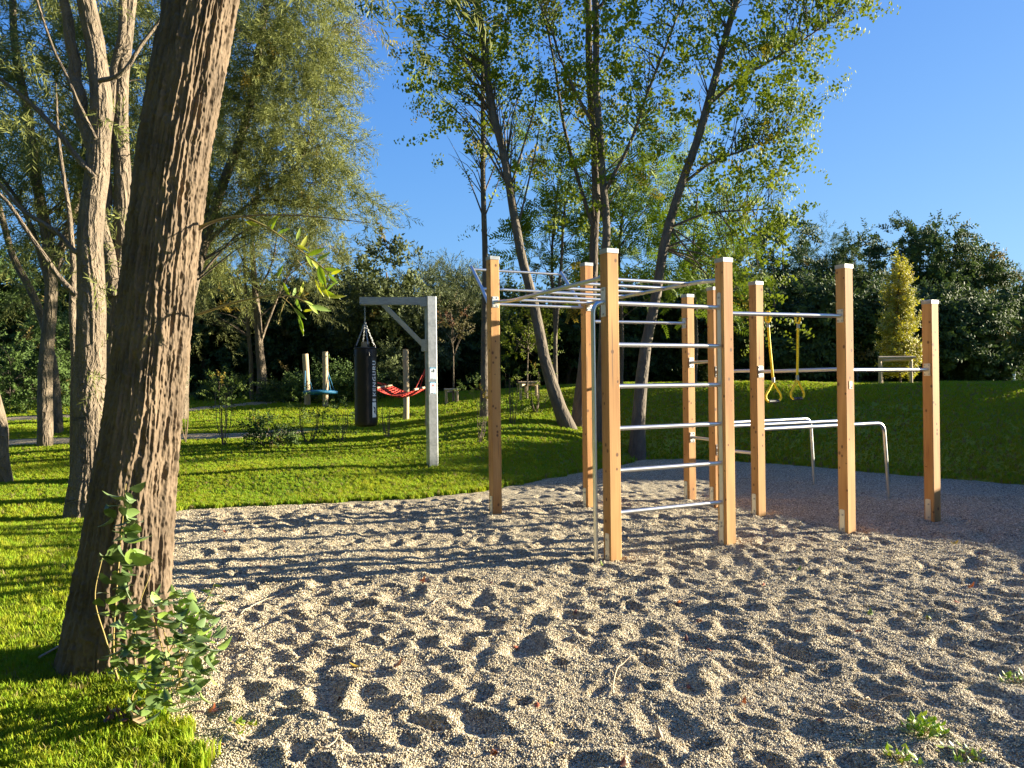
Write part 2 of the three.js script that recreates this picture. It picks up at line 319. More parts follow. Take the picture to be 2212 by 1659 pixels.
// ------------------------------------------------------------ materials
function woodTexture(s, tint) {
  reseed(s);
  const knots = []; for (let i = 0; i < 40; i++) knots.push([rnd() * 0.48, rnd() * 3.2, rr(0.007, 0.017)]);
  const off = [0, 1, 2, 3].map(() => [rr(-0.6, 0.6), rr(0.5, 2.6), rr(10, 40)]);
  return tex(256, 1600, (u, v) => {
    let x = u * 0.48, y = v * 3.2, k = 0; const face = Math.floor(u * 4) % 4, [cx, cy, q] = off[face];
    let w = x + 0.012 * noise(x * 9 + face * 7, y * 0.9, s) + 0.004 * noise(x * 30, y * 3, s + 1);
    for (const [kx, ky, r] of knots) { let dx = x - kx; if (dx > 0.24) dx -= 0.48; if (dx < -0.24) dx += 0.48; const dy = (y - ky) * 0.55, d = Math.hypot(dx, dy); if (d < 0.09) { w += 0.012 * Math.sign(dx || 1) * Math.exp(-d * d / (4 * r * r)); k = Math.max(k, smooth(r * 1.25, r * 0.5, Math.hypot(dx, dy / 0.7))); } }
    const ring = w * 150 + 0.9 * Math.pow((y - cy) * 1.1, 2) * (Math.abs(cx) > 0.25 ? 1 : 0.15) + q;
    const g = 0.5 + 0.5 * Math.sin(ring * 6.28 * 0.8), fine = noise(x * 900, y * 6, s + 2), blot = fbm(x * 10 + face * 5, y * 1.3, 3, s + 3), edge = Math.abs((u * 4) % 1 - 0.5) * 2;
    const t = clamp(0.5 + 0.62 * (g - 0.5) * (0.6 + blot) + 0.2 * fine + 0.6 * blot);
    let c = [mix(0.66, 0.30, t), mix(0.385, 0.11, t), mix(0.13, 0.018, t)].map((a, n) => a * tint[n]);
    const crack = smooth(0.72, 0.8, noise(x * 130 + 3, y * 1.1, s + 5)) * smooth(0.1, 0.5, noise(x * 6, y * 1.7, s + 6));
    c = c.map((a, n) => mix(mix(a, [0.10, 0.036, 0.012][n], k * 0.9), [0.13, 0.07, 0.03][n], crack * 0.85));
    return enc(c);
  }, { srgb: true });
}
const woods = [[3, [1, 1, 1]], [14, [1.05, 1.0, 0.92]], [29, [0.95, 0.95, 0.95]], [41, [1.0, 1.02, 1.08]]].map(([s, t]) => { const m = woodTexture(s, t); m.repeat.set(1 / 0.48, 1 / 3.2); return std({ map: m, roughness: 0.72 }); });
const brushed = tex(256, 256, (u, v) => 0.5 + 0.25 * noise(u * 128, v * 8, 3, 128, 8) + 0.2 * noise(u * 32, v * 32, 4, 32, 32));
brushed.repeat.set(4, 4);
const steel = std({ color: lin(0.66, 0.655, 0.64), metalness: 1, roughness: 0.36 });
const zincMap = tex(256, 256, (u, v) => { const n = 0.5 * noise(u * 16, v * 16, 4, 16, 16) + 0.5 * noise(u * 40, v * 40, 5, 40, 40); return enc([0.37 + 0.10 * n, 0.385 + 0.10 * n, 0.385 + 0.10 * n]); }, { srgb: true });
const zinc = std({ map: zincMap, metalness: 0.75, roughness: 0.48 });
const plateMat = std({ color: lin(0.62, 0.60, 0.55), metalness: 0.85, roughness: 0.42 });
const rubber = std({ color: lin(0.02, 0.02, 0.022), roughness: 0.55 });
const yellowRope = std({ color: lin(0.92, 0.66, 0.015), roughness: 0.6 });
const whitePaint = std({ color: lin(0.8, 0.8, 0.78), roughness: 0.5 });
const barkBump = tex(512, 1024, (u, v) => { const w = noise(u * 4, v * 6, 2, 4, 6) * 0.06; const a = 1 - Math.abs(noise((u + w) * 22, v * 9, 7, 22, 9)), b = 1 - Math.abs(noise((u - w) * 44, v * 22, 8, 44, 22)); return clamp(0.65 * a * a + 0.35 * b + 0.1 * noise(u * 120, v * 120, 9, 120, 120) - 0.1); });
const barkTex = (lo, hi, s) => { const t = tex(512, 512, (u, v) => { const w = noise(u * 4, v * 4, s, 4, 4) * 0.06, a = 0.5 + 0.5 * noise((u + w) * 30, v * 10, s + 1, 30, 10), b = 0.5 + 0.5 * noise(u * 8, v * 6, s + 2, 8, 6), c = clamp(0.25 + 0.4 * a + 0.4 * (b - 0.3) + 0.12 * noise(u * 110, v * 110, s + 3, 110, 110)); return enc(lo.map((x, n) => mix(x, hi[n], c))); }, { srgb: true }); t.repeat.set(1, 0.8); return t; };
barkBump.repeat.set(1, 0.7);
const willowBark = std({ map: barkTex([0.075, 0.056, 0.036], [0.22, 0.168, 0.112], 50), bumpMap: barkBump, bumpScale: 0.03, roughness: 0.9 });
const oldBark = std({ map: barkTex([0.052, 0.035, 0.02], [0.185, 0.128, 0.076], 70), bumpMap: barkBump, bumpScale: 0.012, roughness: 0.92 });
const poplarBark = std({ map: barkTex([0.055, 0.043, 0.03], [0.165, 0.13, 0.09], 90), bumpMap: barkBump, bumpScale: 0.012, roughness: 0.9 });
const darkBark = std({ map: barkTex([0.06, 0.045, 0.032], [0.15, 0.115, 0.085], 120), bumpMap: barkBump, bumpScale: 0.015, roughness: 0.95 });
const logWood = std({ map: barkTex([0.34, 0.25, 0.15], [0.52, 0.40, 0.26], 150), roughness: 0.8 });
const twigMat = std({ color: lin(0.17, 0.12, 0.075), roughness: 0.9 });
const limeStem = std({ color: lin(0.28, 0.21, 0.06), roughness: 0.7 });

// ------------------------------------------------------------ exercise frame
const TH = 25.458 * Math.PI / 180, U_ = V(Math.cos(TH), 0, -Math.sin(TH)), V_ = V(-Math.sin(TH), 0, -Math.cos(TH));   // along the ladder, and away from the camera
const post = { P1: [-0.217, 8.968], P2: [0.977, 9.536], N: [0.885, 6.653], R: [2.078, 7.221], Q1: [2.401, 10.067], Q2: [2.60, 9.50], S: [2.934, 8.868], T: [3.476, 7.721], U: [4.702, 8.313] };
const tall = { P1: 3.157, P2: 3.157, N: 2.809, R: 2.809, Q1: 2.80, Q2: 2.82, S: 2.80, T: 2.81, U: 2.49 };
const at = (k, y, u = 0, v = 0) => V(post[k][0], y, -post[k][1]).addScaledVector(U_, u).addScaledVector(V_, v);
const frame = thing('exercise_frame', 'tall wooden post exercise frame with steel ladder, monkey bars and pull-up bars on gravel', 'climbing frame', at('N', 0));
const posts = {};
const A = 0.12, hA = 0.06;
// a plate lying on a post's face; n is the face's outward direction, t runs along the face
function plateGeo(c, n, t, w, h, round, th = 0.006) {
  const s = new THREE.Shape(), a = w / 2, b = h / 2, r = round;
  s.moveTo(-a, -b); s.lineTo(a, -b); s.lineTo(a, b - r); s.absarc(a - r, b - r, r, 0, Math.PI / 2); s.lineTo(-a + r, b); s.absarc(-a + r, b - r, r, Math.PI / 2, Math.PI); s.lineTo(-a, -b);
  const g = new THREE.ExtrudeGeometry(s, { depth: th, bevelEnabled: true, bevelSize: 0.0015, bevelThickness: 0.0015, bevelSegments: 1, curveSegments: 5 });
  const m = new THREE.Matrix4().makeBasis(V(0, 1, 0).cross(n), V(0, 1, 0), n); g.applyMatrix4(m); g.translate(c.x, c.y, c.z); return g;
}
const boltGeo = (c, n, r = 0.011) => { const g = new THREE.SphereGeometry(r, 10, 5, 0, 6.29, 0, 1.57); g.scale(1, 0.65, 1); g.applyQuaternion(upQ(n)); g.translate(c.x, c.y, c.z); return g; };
const LEFT = U_.clone().negate(), FRONT = V_.clone().negate();
Object.keys(post).forEach((k, i) => {
  const p = at(k, 0), m = posts[k] = part('post', prism(A, A, -0.15, tall[k] - 0.02, 0.006, TH, p), woods[i % 4], frame, p);
  part('cap', prism(A + 0.008, A + 0.008, tall[k] - 0.045, tall[k] - 0.004, 0.004, TH, p, 0.012), zinc, m);
  const c = p.clone().addScaledVector(LEFT, hA); c.y = 0.105;
  part('anchor_plate', plateGeo(c.clone().addScaledVector(V_, k === 'N' || k === 'P1' ? -0.012 : 0.008), LEFT, V_, 0.06, 0.31, 0.014), plateMat, m);
  for (const y of [0.06, 0.205]) part('bolt', boltGeo(V(c.x, y, c.z).addScaledVector(LEFT, 0.0085), LEFT), zinc, m);
});
// flange: a small plate with four bolts and the end of a bar
function flange(k, y, n, w = 0.075, h = 0.135) {
  const t = n.clone().cross(V(0, 1, 0)).negate(), c = at(k, y).addScaledVector(n, hA), f = part('flange', plateGeo(c, n, t, w, h, 0.006), plateMat, frame, c);
  for (const a of [-1, 1]) for (const b of [-1, 1]) part('bolt', boltGeo(c.clone().addScaledVector(t, a * w * 0.33).add(V(0, b * h * 0.37, 0)).addScaledVector(n, 0.0085), n, 0.008), zinc, f);
  return f;
}
const TUBE = 0.0205;
const bar = (name, a, b, r = TUBE) => part(name, rod(a, b, r, 16), steel, frame, a);
// wall ladder between N and R
for (const [k, dir] of [['N', 1], ['R', -1]]) {
  const n = U_.clone().multiplyScalar(dir), c = at(k, 1.33).addScaledVector(n, hA), p = part('ladder_strip', plateGeo(c, n, V_, 0.05, 2.28, 0.024), plateMat, frame, c);
  for (const y of [0.235, 2.42]) part('bolt', boltGeo(V(c.x, y, c.z).addScaledVector(n, 0.0085), n), zinc, p);
}
for (const y of [2.325, 1.95, 1.575, 1.195, 0.815, 0.435]) bar('ladder_rung', at('N', y, hA + 0.005), at('R', y, -hA - 0.005));
// climbing pole beside N
{
  const a = at('N', 2.325, -hA), b = at('N', 2.325, -0.175), c = at('N', -0.12, -0.175);
  part('climbing_pole', tube(bend([a, b, c], 0.11, 9), () => TUBE, 16), steel, frame, c);
  const q = part('flange', plateGeo(at('N', 2.33, -hA), LEFT, V_, 0.075, 0.26, 0.01), plateMat, frame); for (const y of [2.22, 2.44]) part('bolt', boltGeo(at('N', y, -hA - 0.0085), LEFT), zinc, q);
}
// monkey bars from N and R to P1 and P2
const DU = 0.135, MB = 2.6, L1 = 1.322, L2 = 2.563;
for (const [a, b, s] of [['P1', 'N', 1], ['P2', 'R', -1]]) {
  const pts = [at(a, MB, 0, -hA), at(a, MB, s * DU * 0.8, -0.2), at(a, MB, s * DU, -0.34), at(b, MB, s * DU, 0.34), at(b, MB, s * DU * 0.8, 0.2), at(b, MB, 0, hA)];
  part('monkey_bar_rail', tube(bend(pts, 0.05, 4), () => 0.021, 16), steel, frame, pts[0]);
  flange(a, MB, FRONT, 0.08, 0.13); flange(b, MB, V_.clone(), 0.08, 0.13);
}
for (let i = 0; i < 6; i++) { const v = 0.36 + i * 0.375; bar('monkey_bar_rung', at('N', MB, DU, v), at('R', MB, -DU, v), 0.0165); }
bar('crossbar', at('P1', MB - 0.02, hA), at('P2', MB - 0.02, -hA), 0.0175);
// raised wing behind P1 and P2
for (const k of ['P1', 'P2']) { part('wing_arm', tube([at(k, 2.5, 0, hA - 0.01), at(k, 2.81, 0, 0.33), at(k, 3.13, 0, 0.67)], () => 0.022, 16), steel, frame, at(k, 2.5, 0, hA)); flange(k, 2.53, V_.clone()); }
bar('wing_bar', at('P1', 3.10, 0, 0.655), at('P2', 3.10, 0, 0.655), 0.0165);
bar('wing_bar', at('P1', 2.81, 0, 0.345), at('P2', 2.81, 0, 0.345), 0.0165);
// pull-up and low bars
function span(name, a, b, y, y2 = y, r = TUBE) {
  const p = at(a, y), q = at(b, y2), along = V(q.x - p.x, 0, q.z - p.z).normalize();
  const axis = Math.abs(along.dot(U_)) > 0.7 ? U_.clone().multiplyScalar(Math.sign(along.dot(U_))) : V_.clone().multiplyScalar(Math.sign(along.dot(V_)));
  bar(name, p.clone().addScaledVector(axis, hA), q.clone().addScaledVector(axis, -hA), r); flange(a, y, axis); flange(b, y2, axis.clone().negate());
}
span('pull_up_bar', 'R', 'T', 2.272); span('pull_up_bar', 'P2', 'Q1', 2.405);
span('low_bar', 'T', 'S', 1.72); span('low_bar', 'T', 'U', 1.71);
span('push_up_bar', 'Q2', 'Q1', 1.87); span('push_up_bar', 'Q2', 'Q1', 0.86); span('push_up_bar', 'S', 'Q2', 1.735); span('push_up_bar', 'S', 'Q2', 0.74);
// three dip bars with splayed legs
for (const [k, e, g] of [['Q1', [4.42, 11.22], [4.60, 11.3]], ['Q2', [4.62, 10.5], [4.80, 10.56]], ['S', [4.83, 9.82], [5.03, 9.9]]]) {
  const a = at(k, 1.03, hA), b = V(e[0] + 0.1, 1.03, -e[1] - 0.02), c = V(g[0], -0.12, -g[1]);
  part('dip_bar', tube(bend([a, b, c], 0.13, 9), () => 0.0235, 16), steel, frame, a);
}
// round inspection emblem and small label on T
{
  const cv = document.createElement('canvas'); cv.width = 128; cv.height = 192; const x = cv.getContext('2d');
  x.fillStyle = '#c9a877'; x.fillRect(0, 0, 128, 192); x.fillStyle = '#f2f2f0'; x.beginPath(); x.ellipse(64, 70, 46, 62, 0, 0, 7); x.fill(); x.fillStyle = '#8a939c'; x.beginPath(); x.ellipse(64, 72, 32, 44, 0, 0, 7); x.fill();
  x.fillStyle = '#f6f6f6'; x.beginPath(); x.moveTo(36, 52); x.lineTo(92, 46); x.lineTo(70, 112); x.lineTo(58, 112); x.fill(); x.fillStyle = '#eeeeee'; x.fillRect(18, 142, 92, 46); x.fillStyle = '#202326'; x.fillRect(56, 144, 52, 38); x.fillStyle = '#555'; x.fillRect(26, 150, 22, 5); x.fillRect(26, 162, 22, 5);
  const t = new THREE.CanvasTexture(cv); t.colorSpace = THREE.SRGBColorSpace;
  const g = new THREE.PlaneGeometry(0.052, 0.085), c = at('T', 1.555, 0.008, -hA - 0.003); g.applyMatrix4(new THREE.Matrix4().makeBasis(U_, V(0, 1, 0), FRONT)); g.translate(c.x, c.y, c.z);
  info(part('sticker', g, std({ map: t, roughness: 0.4 }), posts.T), 'small white sticker with round emblem and black label');
}

// ------------------------------------------------------------ yellow hand loops on the pull-up bar
[[0.565, 0.06, 'yellow rope hand loop nearer the ladder, hanging from the pull-up bar'], [0.975, -0.02, 'yellow rope hand loop farther from the ladder, hanging from the pull-up bar']].forEach(([t, sway, label], i) => {
  const top = at('R', 2.272, t), g = thing('hand_loop', label, 'gym rings', top, 'yellow hand loops');
  const d = (u, y, v = 0) => top.clone().addScaledVector(U_, u).addScaledVector(V_, v).add(V(0, y, 0));
  const bot = -0.66 + (i ? 0.02 : 0), sx = sway;
  const ring = []; for (let k = 0; k <= 20; k++) { const a = k / 20 * Math.PI * 2; ring.push(d(0.016 * Math.cos(a), -0.022 + 0.054 * Math.sin(a), 0.046 * Math.cos(a))); }
  part('hanging_loop', tube(ring, () => 0.0125, 10, { open: true }), yellowRope, g);
  const q = d(0, -0.09);
  part('ferrule', rod(d(0, -0.075), d(0.002, -0.125), 0.0165, 12), zinc, g);
  part('rope', tube(curve([q, d(sx * 0.4, -0.35), d(sx, bot)], 10), () => 0.0125, 10), yellowRope, g);
  part('ferrule', rod(d(sx, bot + 0.03), d(sx, bot - 0.022), 0.0165, 12), zinc, g);
  const w = i ? 0.09 : 0.1, hgt = 0.19;
  for (const s of [-1, 1]) part('handle_strap', tube(curve([d(sx, bot - 0.01), d(sx + s * w * 0.55, bot - 0.09), d(sx + s * w, bot - 0.15), d(sx + s * w * 0.96, bot - hgt), d(sx + s * w * 0.62, bot - hgt - 0.025)], 16), () => 0.0115, 10), yellowRope, g);
  const grip = part('grip', rod(d(sx - w * 0.68, bot - hgt - 0.022), d(sx + w * 0.68, bot - hgt - 0.022), 0.0165, 14), rubber, g);
  for (const u of [-0.6, -0.4, 0.35, 0.55]) part('rivet', boltGeo(d(sx + u * w, bot - hgt - 0.022, -0.0155), FRONT, 0.005), zinc, grip);
});

// ------------------------------------------------------------ punching bag on its stand
{
  const D = 12.5, base = groundAt(934, 1000), m = M(D), b = V(W(934, 1000, D).x, 0, -D); b.y = landHeight(b.x, b.z);
  const topY = W(932, 641, D).y, s = thing('bag_stand', 'galvanised steel gallows stand for the punching bag on the lawn', 'stand', b);
  const rot = 0.42;
  const po = part('post', prism(0.165, 0.165, b.y - 0.1, topY, 0.012, rot, b, 0.002), zinc, s);
  const armY = topY - 0.075, left = V(-1, 0, 0.12).normalize(), p = (l, y, o = 0) => b.clone().addScaledVector(left, l).setY(y).add(V(0, 0, o));
  const box = (a, c, w) => { const dir = c.clone().sub(a), L = dir.length(), g = new THREE.BoxGeometry(w, L, w); g.translate(0, L / 2, 0); const y = dir.normalize(), x = V(0, 0, 1).cross(y).normalize(), z = x.clone().cross(y); g.applyMatrix4(new THREE.Matrix4().makeBasis(x, y, z)); g.translate(a.x, a.y, a.z); return g; };
  const arm = part('arm', box(p(0.05, armY), p(1.17, armY), 0.125), zinc, s);
  part('brace', box(p(0.08, topY - 0.86), p(0.80, armY - 0.04), 0.075), zinc, s);
  for (const l of [1.05, 1.13]) part('bolt', boltGeo(p(l, armY - 0.045, 0.063), V(0, 0, 1), 0.016), zinc, arm);
  part('plate', box(p(0.088, topY - 0.17), p(0.088, topY - 0.01), 0.15), zinc, s); part('plate', box(p(0.088, topY - 0.92), p(0.088, topY - 0.72), 0.13), zinc, s);
  // two notices on the front of the post
  const n = V(Math.sin(rot), 0, Math.cos(rot)), tX = V(Math.cos(rot), 0, -Math.sin(rot));
  [0, 1].forEach(i => {
    const cv = document.createElement('canvas'); cv.width = 128; cv.height = 256; const x = cv.getContext('2d');
    x.fillStyle = '#dfe6ea'; x.fillRect(0, 0, 128, 256); x.fillStyle = '#1d86ad'; x.fillRect(0, 0, 128, 26); x.fillStyle = '#e8f4f8'; x.font = 'bold 18px sans-serif'; x.textAlign = 'center'; x.fillText(i ? 'WARNUNG' : 'HINWEIS', 64, 20);
    if (i) { x.fillStyle = '#c03a2e'; x.beginPath(); x.moveTo(64, 40); x.lineTo(100, 96); x.lineTo(28, 96); x.fill(); x.fillStyle = '#fff'; x.fillRect(60, 58, 8, 22); x.fillRect(60, 84, 8, 7); }
    else { x.fillStyle = '#16242c'; x.beginPath(); x.ellipse(46, 84, 14, 24, 0, 0, 7); x.fill(); x.beginPath(); x.ellipse(82, 74, 16, 34, 0, 0, 7); x.fill(); x.beginPath(); x.arc(82, 40, 9, 0, 7); x.fill(); }
    x.fillStyle = '#8d99a0'; for (let k = 0; k < 9; k++) x.fillRect(16, 118 + k * 12, 60 + 36 * hash(k, i, 3), 4);
    x.fillStyle = '#23323a'; x.fillRect(12, 236, 60, 14); x.fillStyle = '#1d86ad'; x.fillRect(78, 236, 38, 14);
    const t = new THREE.CanvasTexture(cv); t.colorSpace = THREE.SRGBColorSpace;
    const g = new THREE.PlaneGeometry(0.105, 0.205), c = b.clone().addScaledVector(n, 0.0855); c.y = W(932, 807 + i * 31, D).y; g.applyMatrix4(new THREE.Matrix4().makeBasis(tX, V(0, 1, 0), n)); g.translate(c.x, c.y, c.z);
    info(part('notice', g, std({ map: t, roughness: 0.45 }), po), i ? 'warning notice with red triangle' : 'notice with dark figures');
  });
  // the bag
  const hang = p(1.09, armY - 0.06), topB = W(797, 752, D).y, botB = W(797, 921, D).y, R = 0.188;
  const bg = thing('punching_bag', 'black glossy punching bag with white lettering hanging from steel chains', 'punching bag', V(hang.x, botB, hang.z));
  const vinyl = new THREE.MeshPhysicalMaterial({ color: lin(0.008, 0.008, 0.009), roughness: 0.38, specularIntensity: 0.55 });
  const prof = [[0, 0], [R * 0.8, 0.004], [R * 0.94, 0.018], [R, 0.05]]; for (let k = 1; k < 22; k++) prof.push([R * (1 + 0.006 * Math.sin(k * 1.9) + 0.008 * Math.sin(k * 0.7)), 0.05 + (topB - botB - 0.09) * k / 22]); prof.push([R * 0.985, topB - botB - 0.03], [R * 0.93, topB - botB - 0.005], [R * 0.8, topB - botB], [0, topB - botB - 0.01]);
  const lg = new THREE.LatheGeometry(prof.map(q => new THREE.Vector2(q[0], q[1])), 48); lg.translate(hang.x, botB, hang.z);
  part('bag', lg, vinyl, bg);
  const rim = new THREE.TorusGeometry(R * 0.97, 0.013, 8, 40); rim.rotateX(Math.PI / 2); rim.translate(hang.x, topB - 0.012, hang.z); part('rim', rim, vinyl, bg);
  {
    const cv = document.createElement('canvas'); cv.width = 1024; cv.height = 128; const x = cv.getContext('2d');
    x.fillStyle = '#101011'; x.fillRect(0, 0, 1024, 128); x.fillStyle = '#e9e9e6'; x.fillRect(30, 10, 250, 108); x.fillStyle = '#101011'; x.beginPath(); x.moveTo(70, 96); x.lineTo(130, 40); x.lineTo(150, 70); x.lineTo(215, 30); x.lineTo(190, 96); x.fill();
    x.fillStyle = '#dcdcd8'; x.fillRect(300, 18, 40, 92); x.font = 'bold 128px sans-serif'; x.textAlign = 'left'; x.textBaseline = 'middle'; x.fillText('KENGURU', 372, 70, 640);
    const t = new THREE.CanvasTexture(cv); t.colorSpace = THREE.SRGBColorSpace;
    const h = 1.02, pos = [], uv = [], idx = [], a0 = 0.72, a1 = 1.24, y0 = botB + 0.13;
    for (let i = 0; i <= 10; i++) for (const e of [0, 1]) { const a = mix(a0, a1, i / 10); pos.push(hang.x + Math.sin(a) * (R + 0.006), y0 + e * h, hang.z + Math.cos(a) * (R + 0.006)); uv.push(e, 1 - i / 10); if (i < 10 && e) { const k = i * 2; idx.push(k, k + 2, k + 3, k, k + 3, k + 1); } }
    const g = new THREE.BufferGeometry(); g.setAttribute('position', new THREE.Float32BufferAttribute(pos, 3)); g.setAttribute('uv', new THREE.Float32BufferAttribute(uv, 2)); g.setIndex(idx); g.computeVertexNormals();
    info(part('lettering', g, std({ map: t, roughness: 0.4 }), bg), 'white vertical lettering');
  }
  const knot = V(hang.x, armY - 0.35, hang.z);
  const chain = (a, c) => { const d = c.clone().sub(a), L = d.length(), k = Math.round(L / 0.032), gs = []; d.normalize(); for (let i = 0; i < k; i++) { const g = new THREE.TorusGeometry(0.014, 0.0042, 5, 10); g.scale(0.7, 1.45, 1); g.rotateY(i % 2 * 1.57); g.applyQuaternion(upQ(d)); const q = a.clone().addScaledVector(d, (i + 0.5) * L / k); g.translate(q.x, q.y, q.z); gs.push(g); } return mergeGeometries(gs); };
  part('chain', chain(hang, knot), zinc, bg);
  for (let k = 0; k < 4; k++) { const a = 0.5 + k * 1.57, e = V(hang.x + Math.sin(a) * R * 0.85, topB + 0.02, hang.z + Math.cos(a) * R * 0.85); part('chain', chain(knot, e), zinc, bg); part('strap', rod(e.clone().add(V(0, 0.03, 0)), V(hang.x + Math.sin(a) * R * 1.0, topB - 0.14, hang.z + Math.cos(a) * R * 1.0), 0.016, 8), vinyl, bg); }
  part('block', prism(0.11, 0.11, topB - 0.01, topB + 0.1, 0.01, 0.5, V(hang.x, 0, hang.z)), std({ color: lin(0.3, 0.22, 0.13), roughness: 0.9 }), bg);
}
console.log('frame done');
// ------------------------------------------------------------ foliage
function leafGeo(len, wid, fold = 0.12, at = 0.4) {          // one leaf along +y, four faces, folded along its rib
  const pos = [0, 0, 0, -wid / 2, len * at, fold * wid, wid / 2, len * at, fold * wid, 0, len * (at + 0.05), -fold * wid * 0.5, 0, len, fold * wid * 0.8];
  const g = new THREE.BufferGeometry(); g.setAttribute('position', new THREE.Float32BufferAttribute(pos, 3)); g.setIndex([0, 2, 3, 0, 3, 1, 3, 2, 4, 1, 3, 4]); g.computeVertexNormals(); return g;
}
function sprig(n, twig, len, wid, tilt, o = {}) {
  reseed(o.seed || 3); const gs = [], m = new THREE.Matrix4(), q = new THREE.Quaternion(), e = new THREE.Euler();
  for (let i = 0; i < n; i++) {
    const s = rr(0.7, 1.25), g = leafGeo(len * s, wid * s, 0.15, o.at || 0.4), f = (i + 0.5) / n;
    e.set(tilt + rr(-0.35, 0.35) + (o.hang || 0) * rnd(), 0, rr(-0.4, 0.4)); q.setFromEuler(e); const a = o.flat ? (i % 2 ? 0 : Math.PI) + rr(-0.15, 0.15) : i * 2.4 + rr(-0.5, 0.5);
    q.premultiply(new THREE.Quaternion().setFromAxisAngle(V(0, 1, 0), a));
    const p = V(0, f * twig, 0).add(V(0, 0, o.stalk || 0).applyAxisAngle(V(0, 1, 0), a));
    g.applyMatrix4(m.compose(p, q, V(1, 1, 1))); gs.push(g);
  }
  return mergeGeometries(gs);
}
function frond(n, len, leaf, wid) {                           // a pinnate leaf, drooping towards its tip
  reseed(8); const gs = [], m = new THREE.Matrix4();
  for (let i = 0; i < n; i++) for (const s of [-1, 1]) {
    const f = 0.15 + 0.85 * i / n, g = leafGeo(leaf * (1 - 0.45 * f * f) * rr(0.9, 1.1), wid, 0.1, 0.35);
    g.applyMatrix4(m.makeRotationFromEuler(new THREE.Euler(0.35 + rr(-0.2, 0.2), 0, -s * (1.25 - 0.5 * f)))); g.translate(0, f * len * (1 - 0.12 * f), 0.35 * len * f * f); gs.push(g);
  }
  return mergeGeometries(gs);
}
const S_WILLOW = sprig(15, 0.34, 0.105, 0.016, 0.75, { seed: 4 }), S_POPLAR = sprig(8, 0.24, 0.07, 0.066, 1.2, { seed: 5, at: 0.33, hang: 0.9, stalk: 0.025 }), S_BROAD = sprig(11, 0.34, 0.10, 0.06, 0.9, { seed: 6 }), S_BIG = sprig(10, 0.5, 0.16, 0.10, 0.95, { seed: 7 }), S_FROND = frond(9, 0.62, 0.15, 0.042), S_SMALL = sprig(10, 0.2, 0.055, 0.035, 0.9, { seed: 9 });
const mWillow = leafMat(lin(1, 1, 1), 0.45, { roughness: 0.75, specularIntensity: 0.25 }), mPoplar = leafMat(lin(1, 1, 1), 0.5, { roughness: 0.7, specularIntensity: 0.2 }), mBroad = leafMat(lin(1, 1, 1), 0.36, { roughness: 0.75, specularIntensity: 0.3 }), mFrond = leafMat(lin(1, 1, 1), 0.45, { roughness: 0.75, specularIntensity: 0.3 });

// blobs: [px, py, rx, ry, twigs, depth offset] in picture pixels at depth D -> world ellipsoids
const toBlobs = (list, D) => list.map(([px, py, rx, ry, n, dd = 0]) => { const d = D + dd, m = M(d); return { c: W(px, py, d), r: V(rx * m, ry * m, (rx + ry) / 2 * m), n }; });
function foliage(blobs, o) {
  const out = [], ends = [], q = new THREE.Quaternion(), tilt = new THREE.Quaternion();
  for (const b of blobs) for (let i = 0; i < b.n; i++) {
    let x, y, z, l; do { x = rr(-1, 1); y = rr(-1, 1); z = rr(-1, 1); l = Math.hypot(x, y, z); } while (l > 1 || l < 0.05);
    const f = Math.pow(l, o.shell || 0.6) / l * (0.88 + 0.24 * rnd()); x *= f; y *= f; z *= f;
    const p = V(b.c.x + x * b.r.x, b.c.y + y * b.r.y, b.c.z + z * b.r.z), dir = V(x + rr(-0.6, 0.6), y * 0.6 + rr(-0.4, 0.5) + (o.rise || 0), z + rr(-0.6, 0.6)).normalize();
    if (p.y < (o.floor ?? -9)) continue;
    ends.push(p.clone());
    const k = o.k || 5, L = o.L * rr(0.6, 1.3), tone = rnd(), warm = rnd() < (o.warm || 0.04);
    for (let s = 0; s < k; s++) {
      p.addScaledVector(dir, L / k); dir.y -= (o.droop || 0) / k * rr(0.5, 1.5); dir.normalize();
      q.copy(upQ(dir, rr(0, 6.28))); tilt.setFromEuler(new THREE.Euler(rr(-0.8, 0.8), 0, rr(-0.8, 0.8))); q.multiply(tilt);
      const sc = o.size * rr(0.65, 1.3), t = clamp(tone * 0.6 + rnd() * 0.4), c = warm ? lin(...(o.warmTone || [0.3, 0.22, 0.03])) : lin(mix(o.a[0], o.b[0], t), mix(o.a[1], o.b[1], t), mix(o.a[2], o.b[2], t));
      out.push([new THREE.Matrix4().compose(p.clone().add(V(gauss() * L * 0.12, gauss() * L * 0.12, gauss() * L * 0.12)), q, V(sc, sc, sc)), c]);
    }
  }
  return { out, ends };
}
// braided bark: long ridges parted by narrow furrows; 0 in a furrow, 1 on a ridge
const tri = x => Math.abs((x - Math.floor(x)) * 2 - 1);
function strips(c, l, n, s) {
  const w = 1.5 * noise(c * 7, l * 0.8, s, 7) + 0.55 * noise(c * 15, l * 2.4, s + 1, 15) + 0.16 * noise(c * 40, l * 9, s + 5, 40), w2 = 2.2 * noise(c * 6, l * 1.1, s + 2, 6) - 0.6 * noise(c * 15, l * 2.6, s + 3, 15);
  const a = tri(n * c + w), b = tri(n * c + 0.37 + w2), gate = smooth(-0.1, 0.5, noise(c * 9, l * 1.4, s + 4, 9));
  return Math.pow(a, 0.8) * (1 - 0.8 * gate * (1 - Math.pow(b, 0.7)));
}
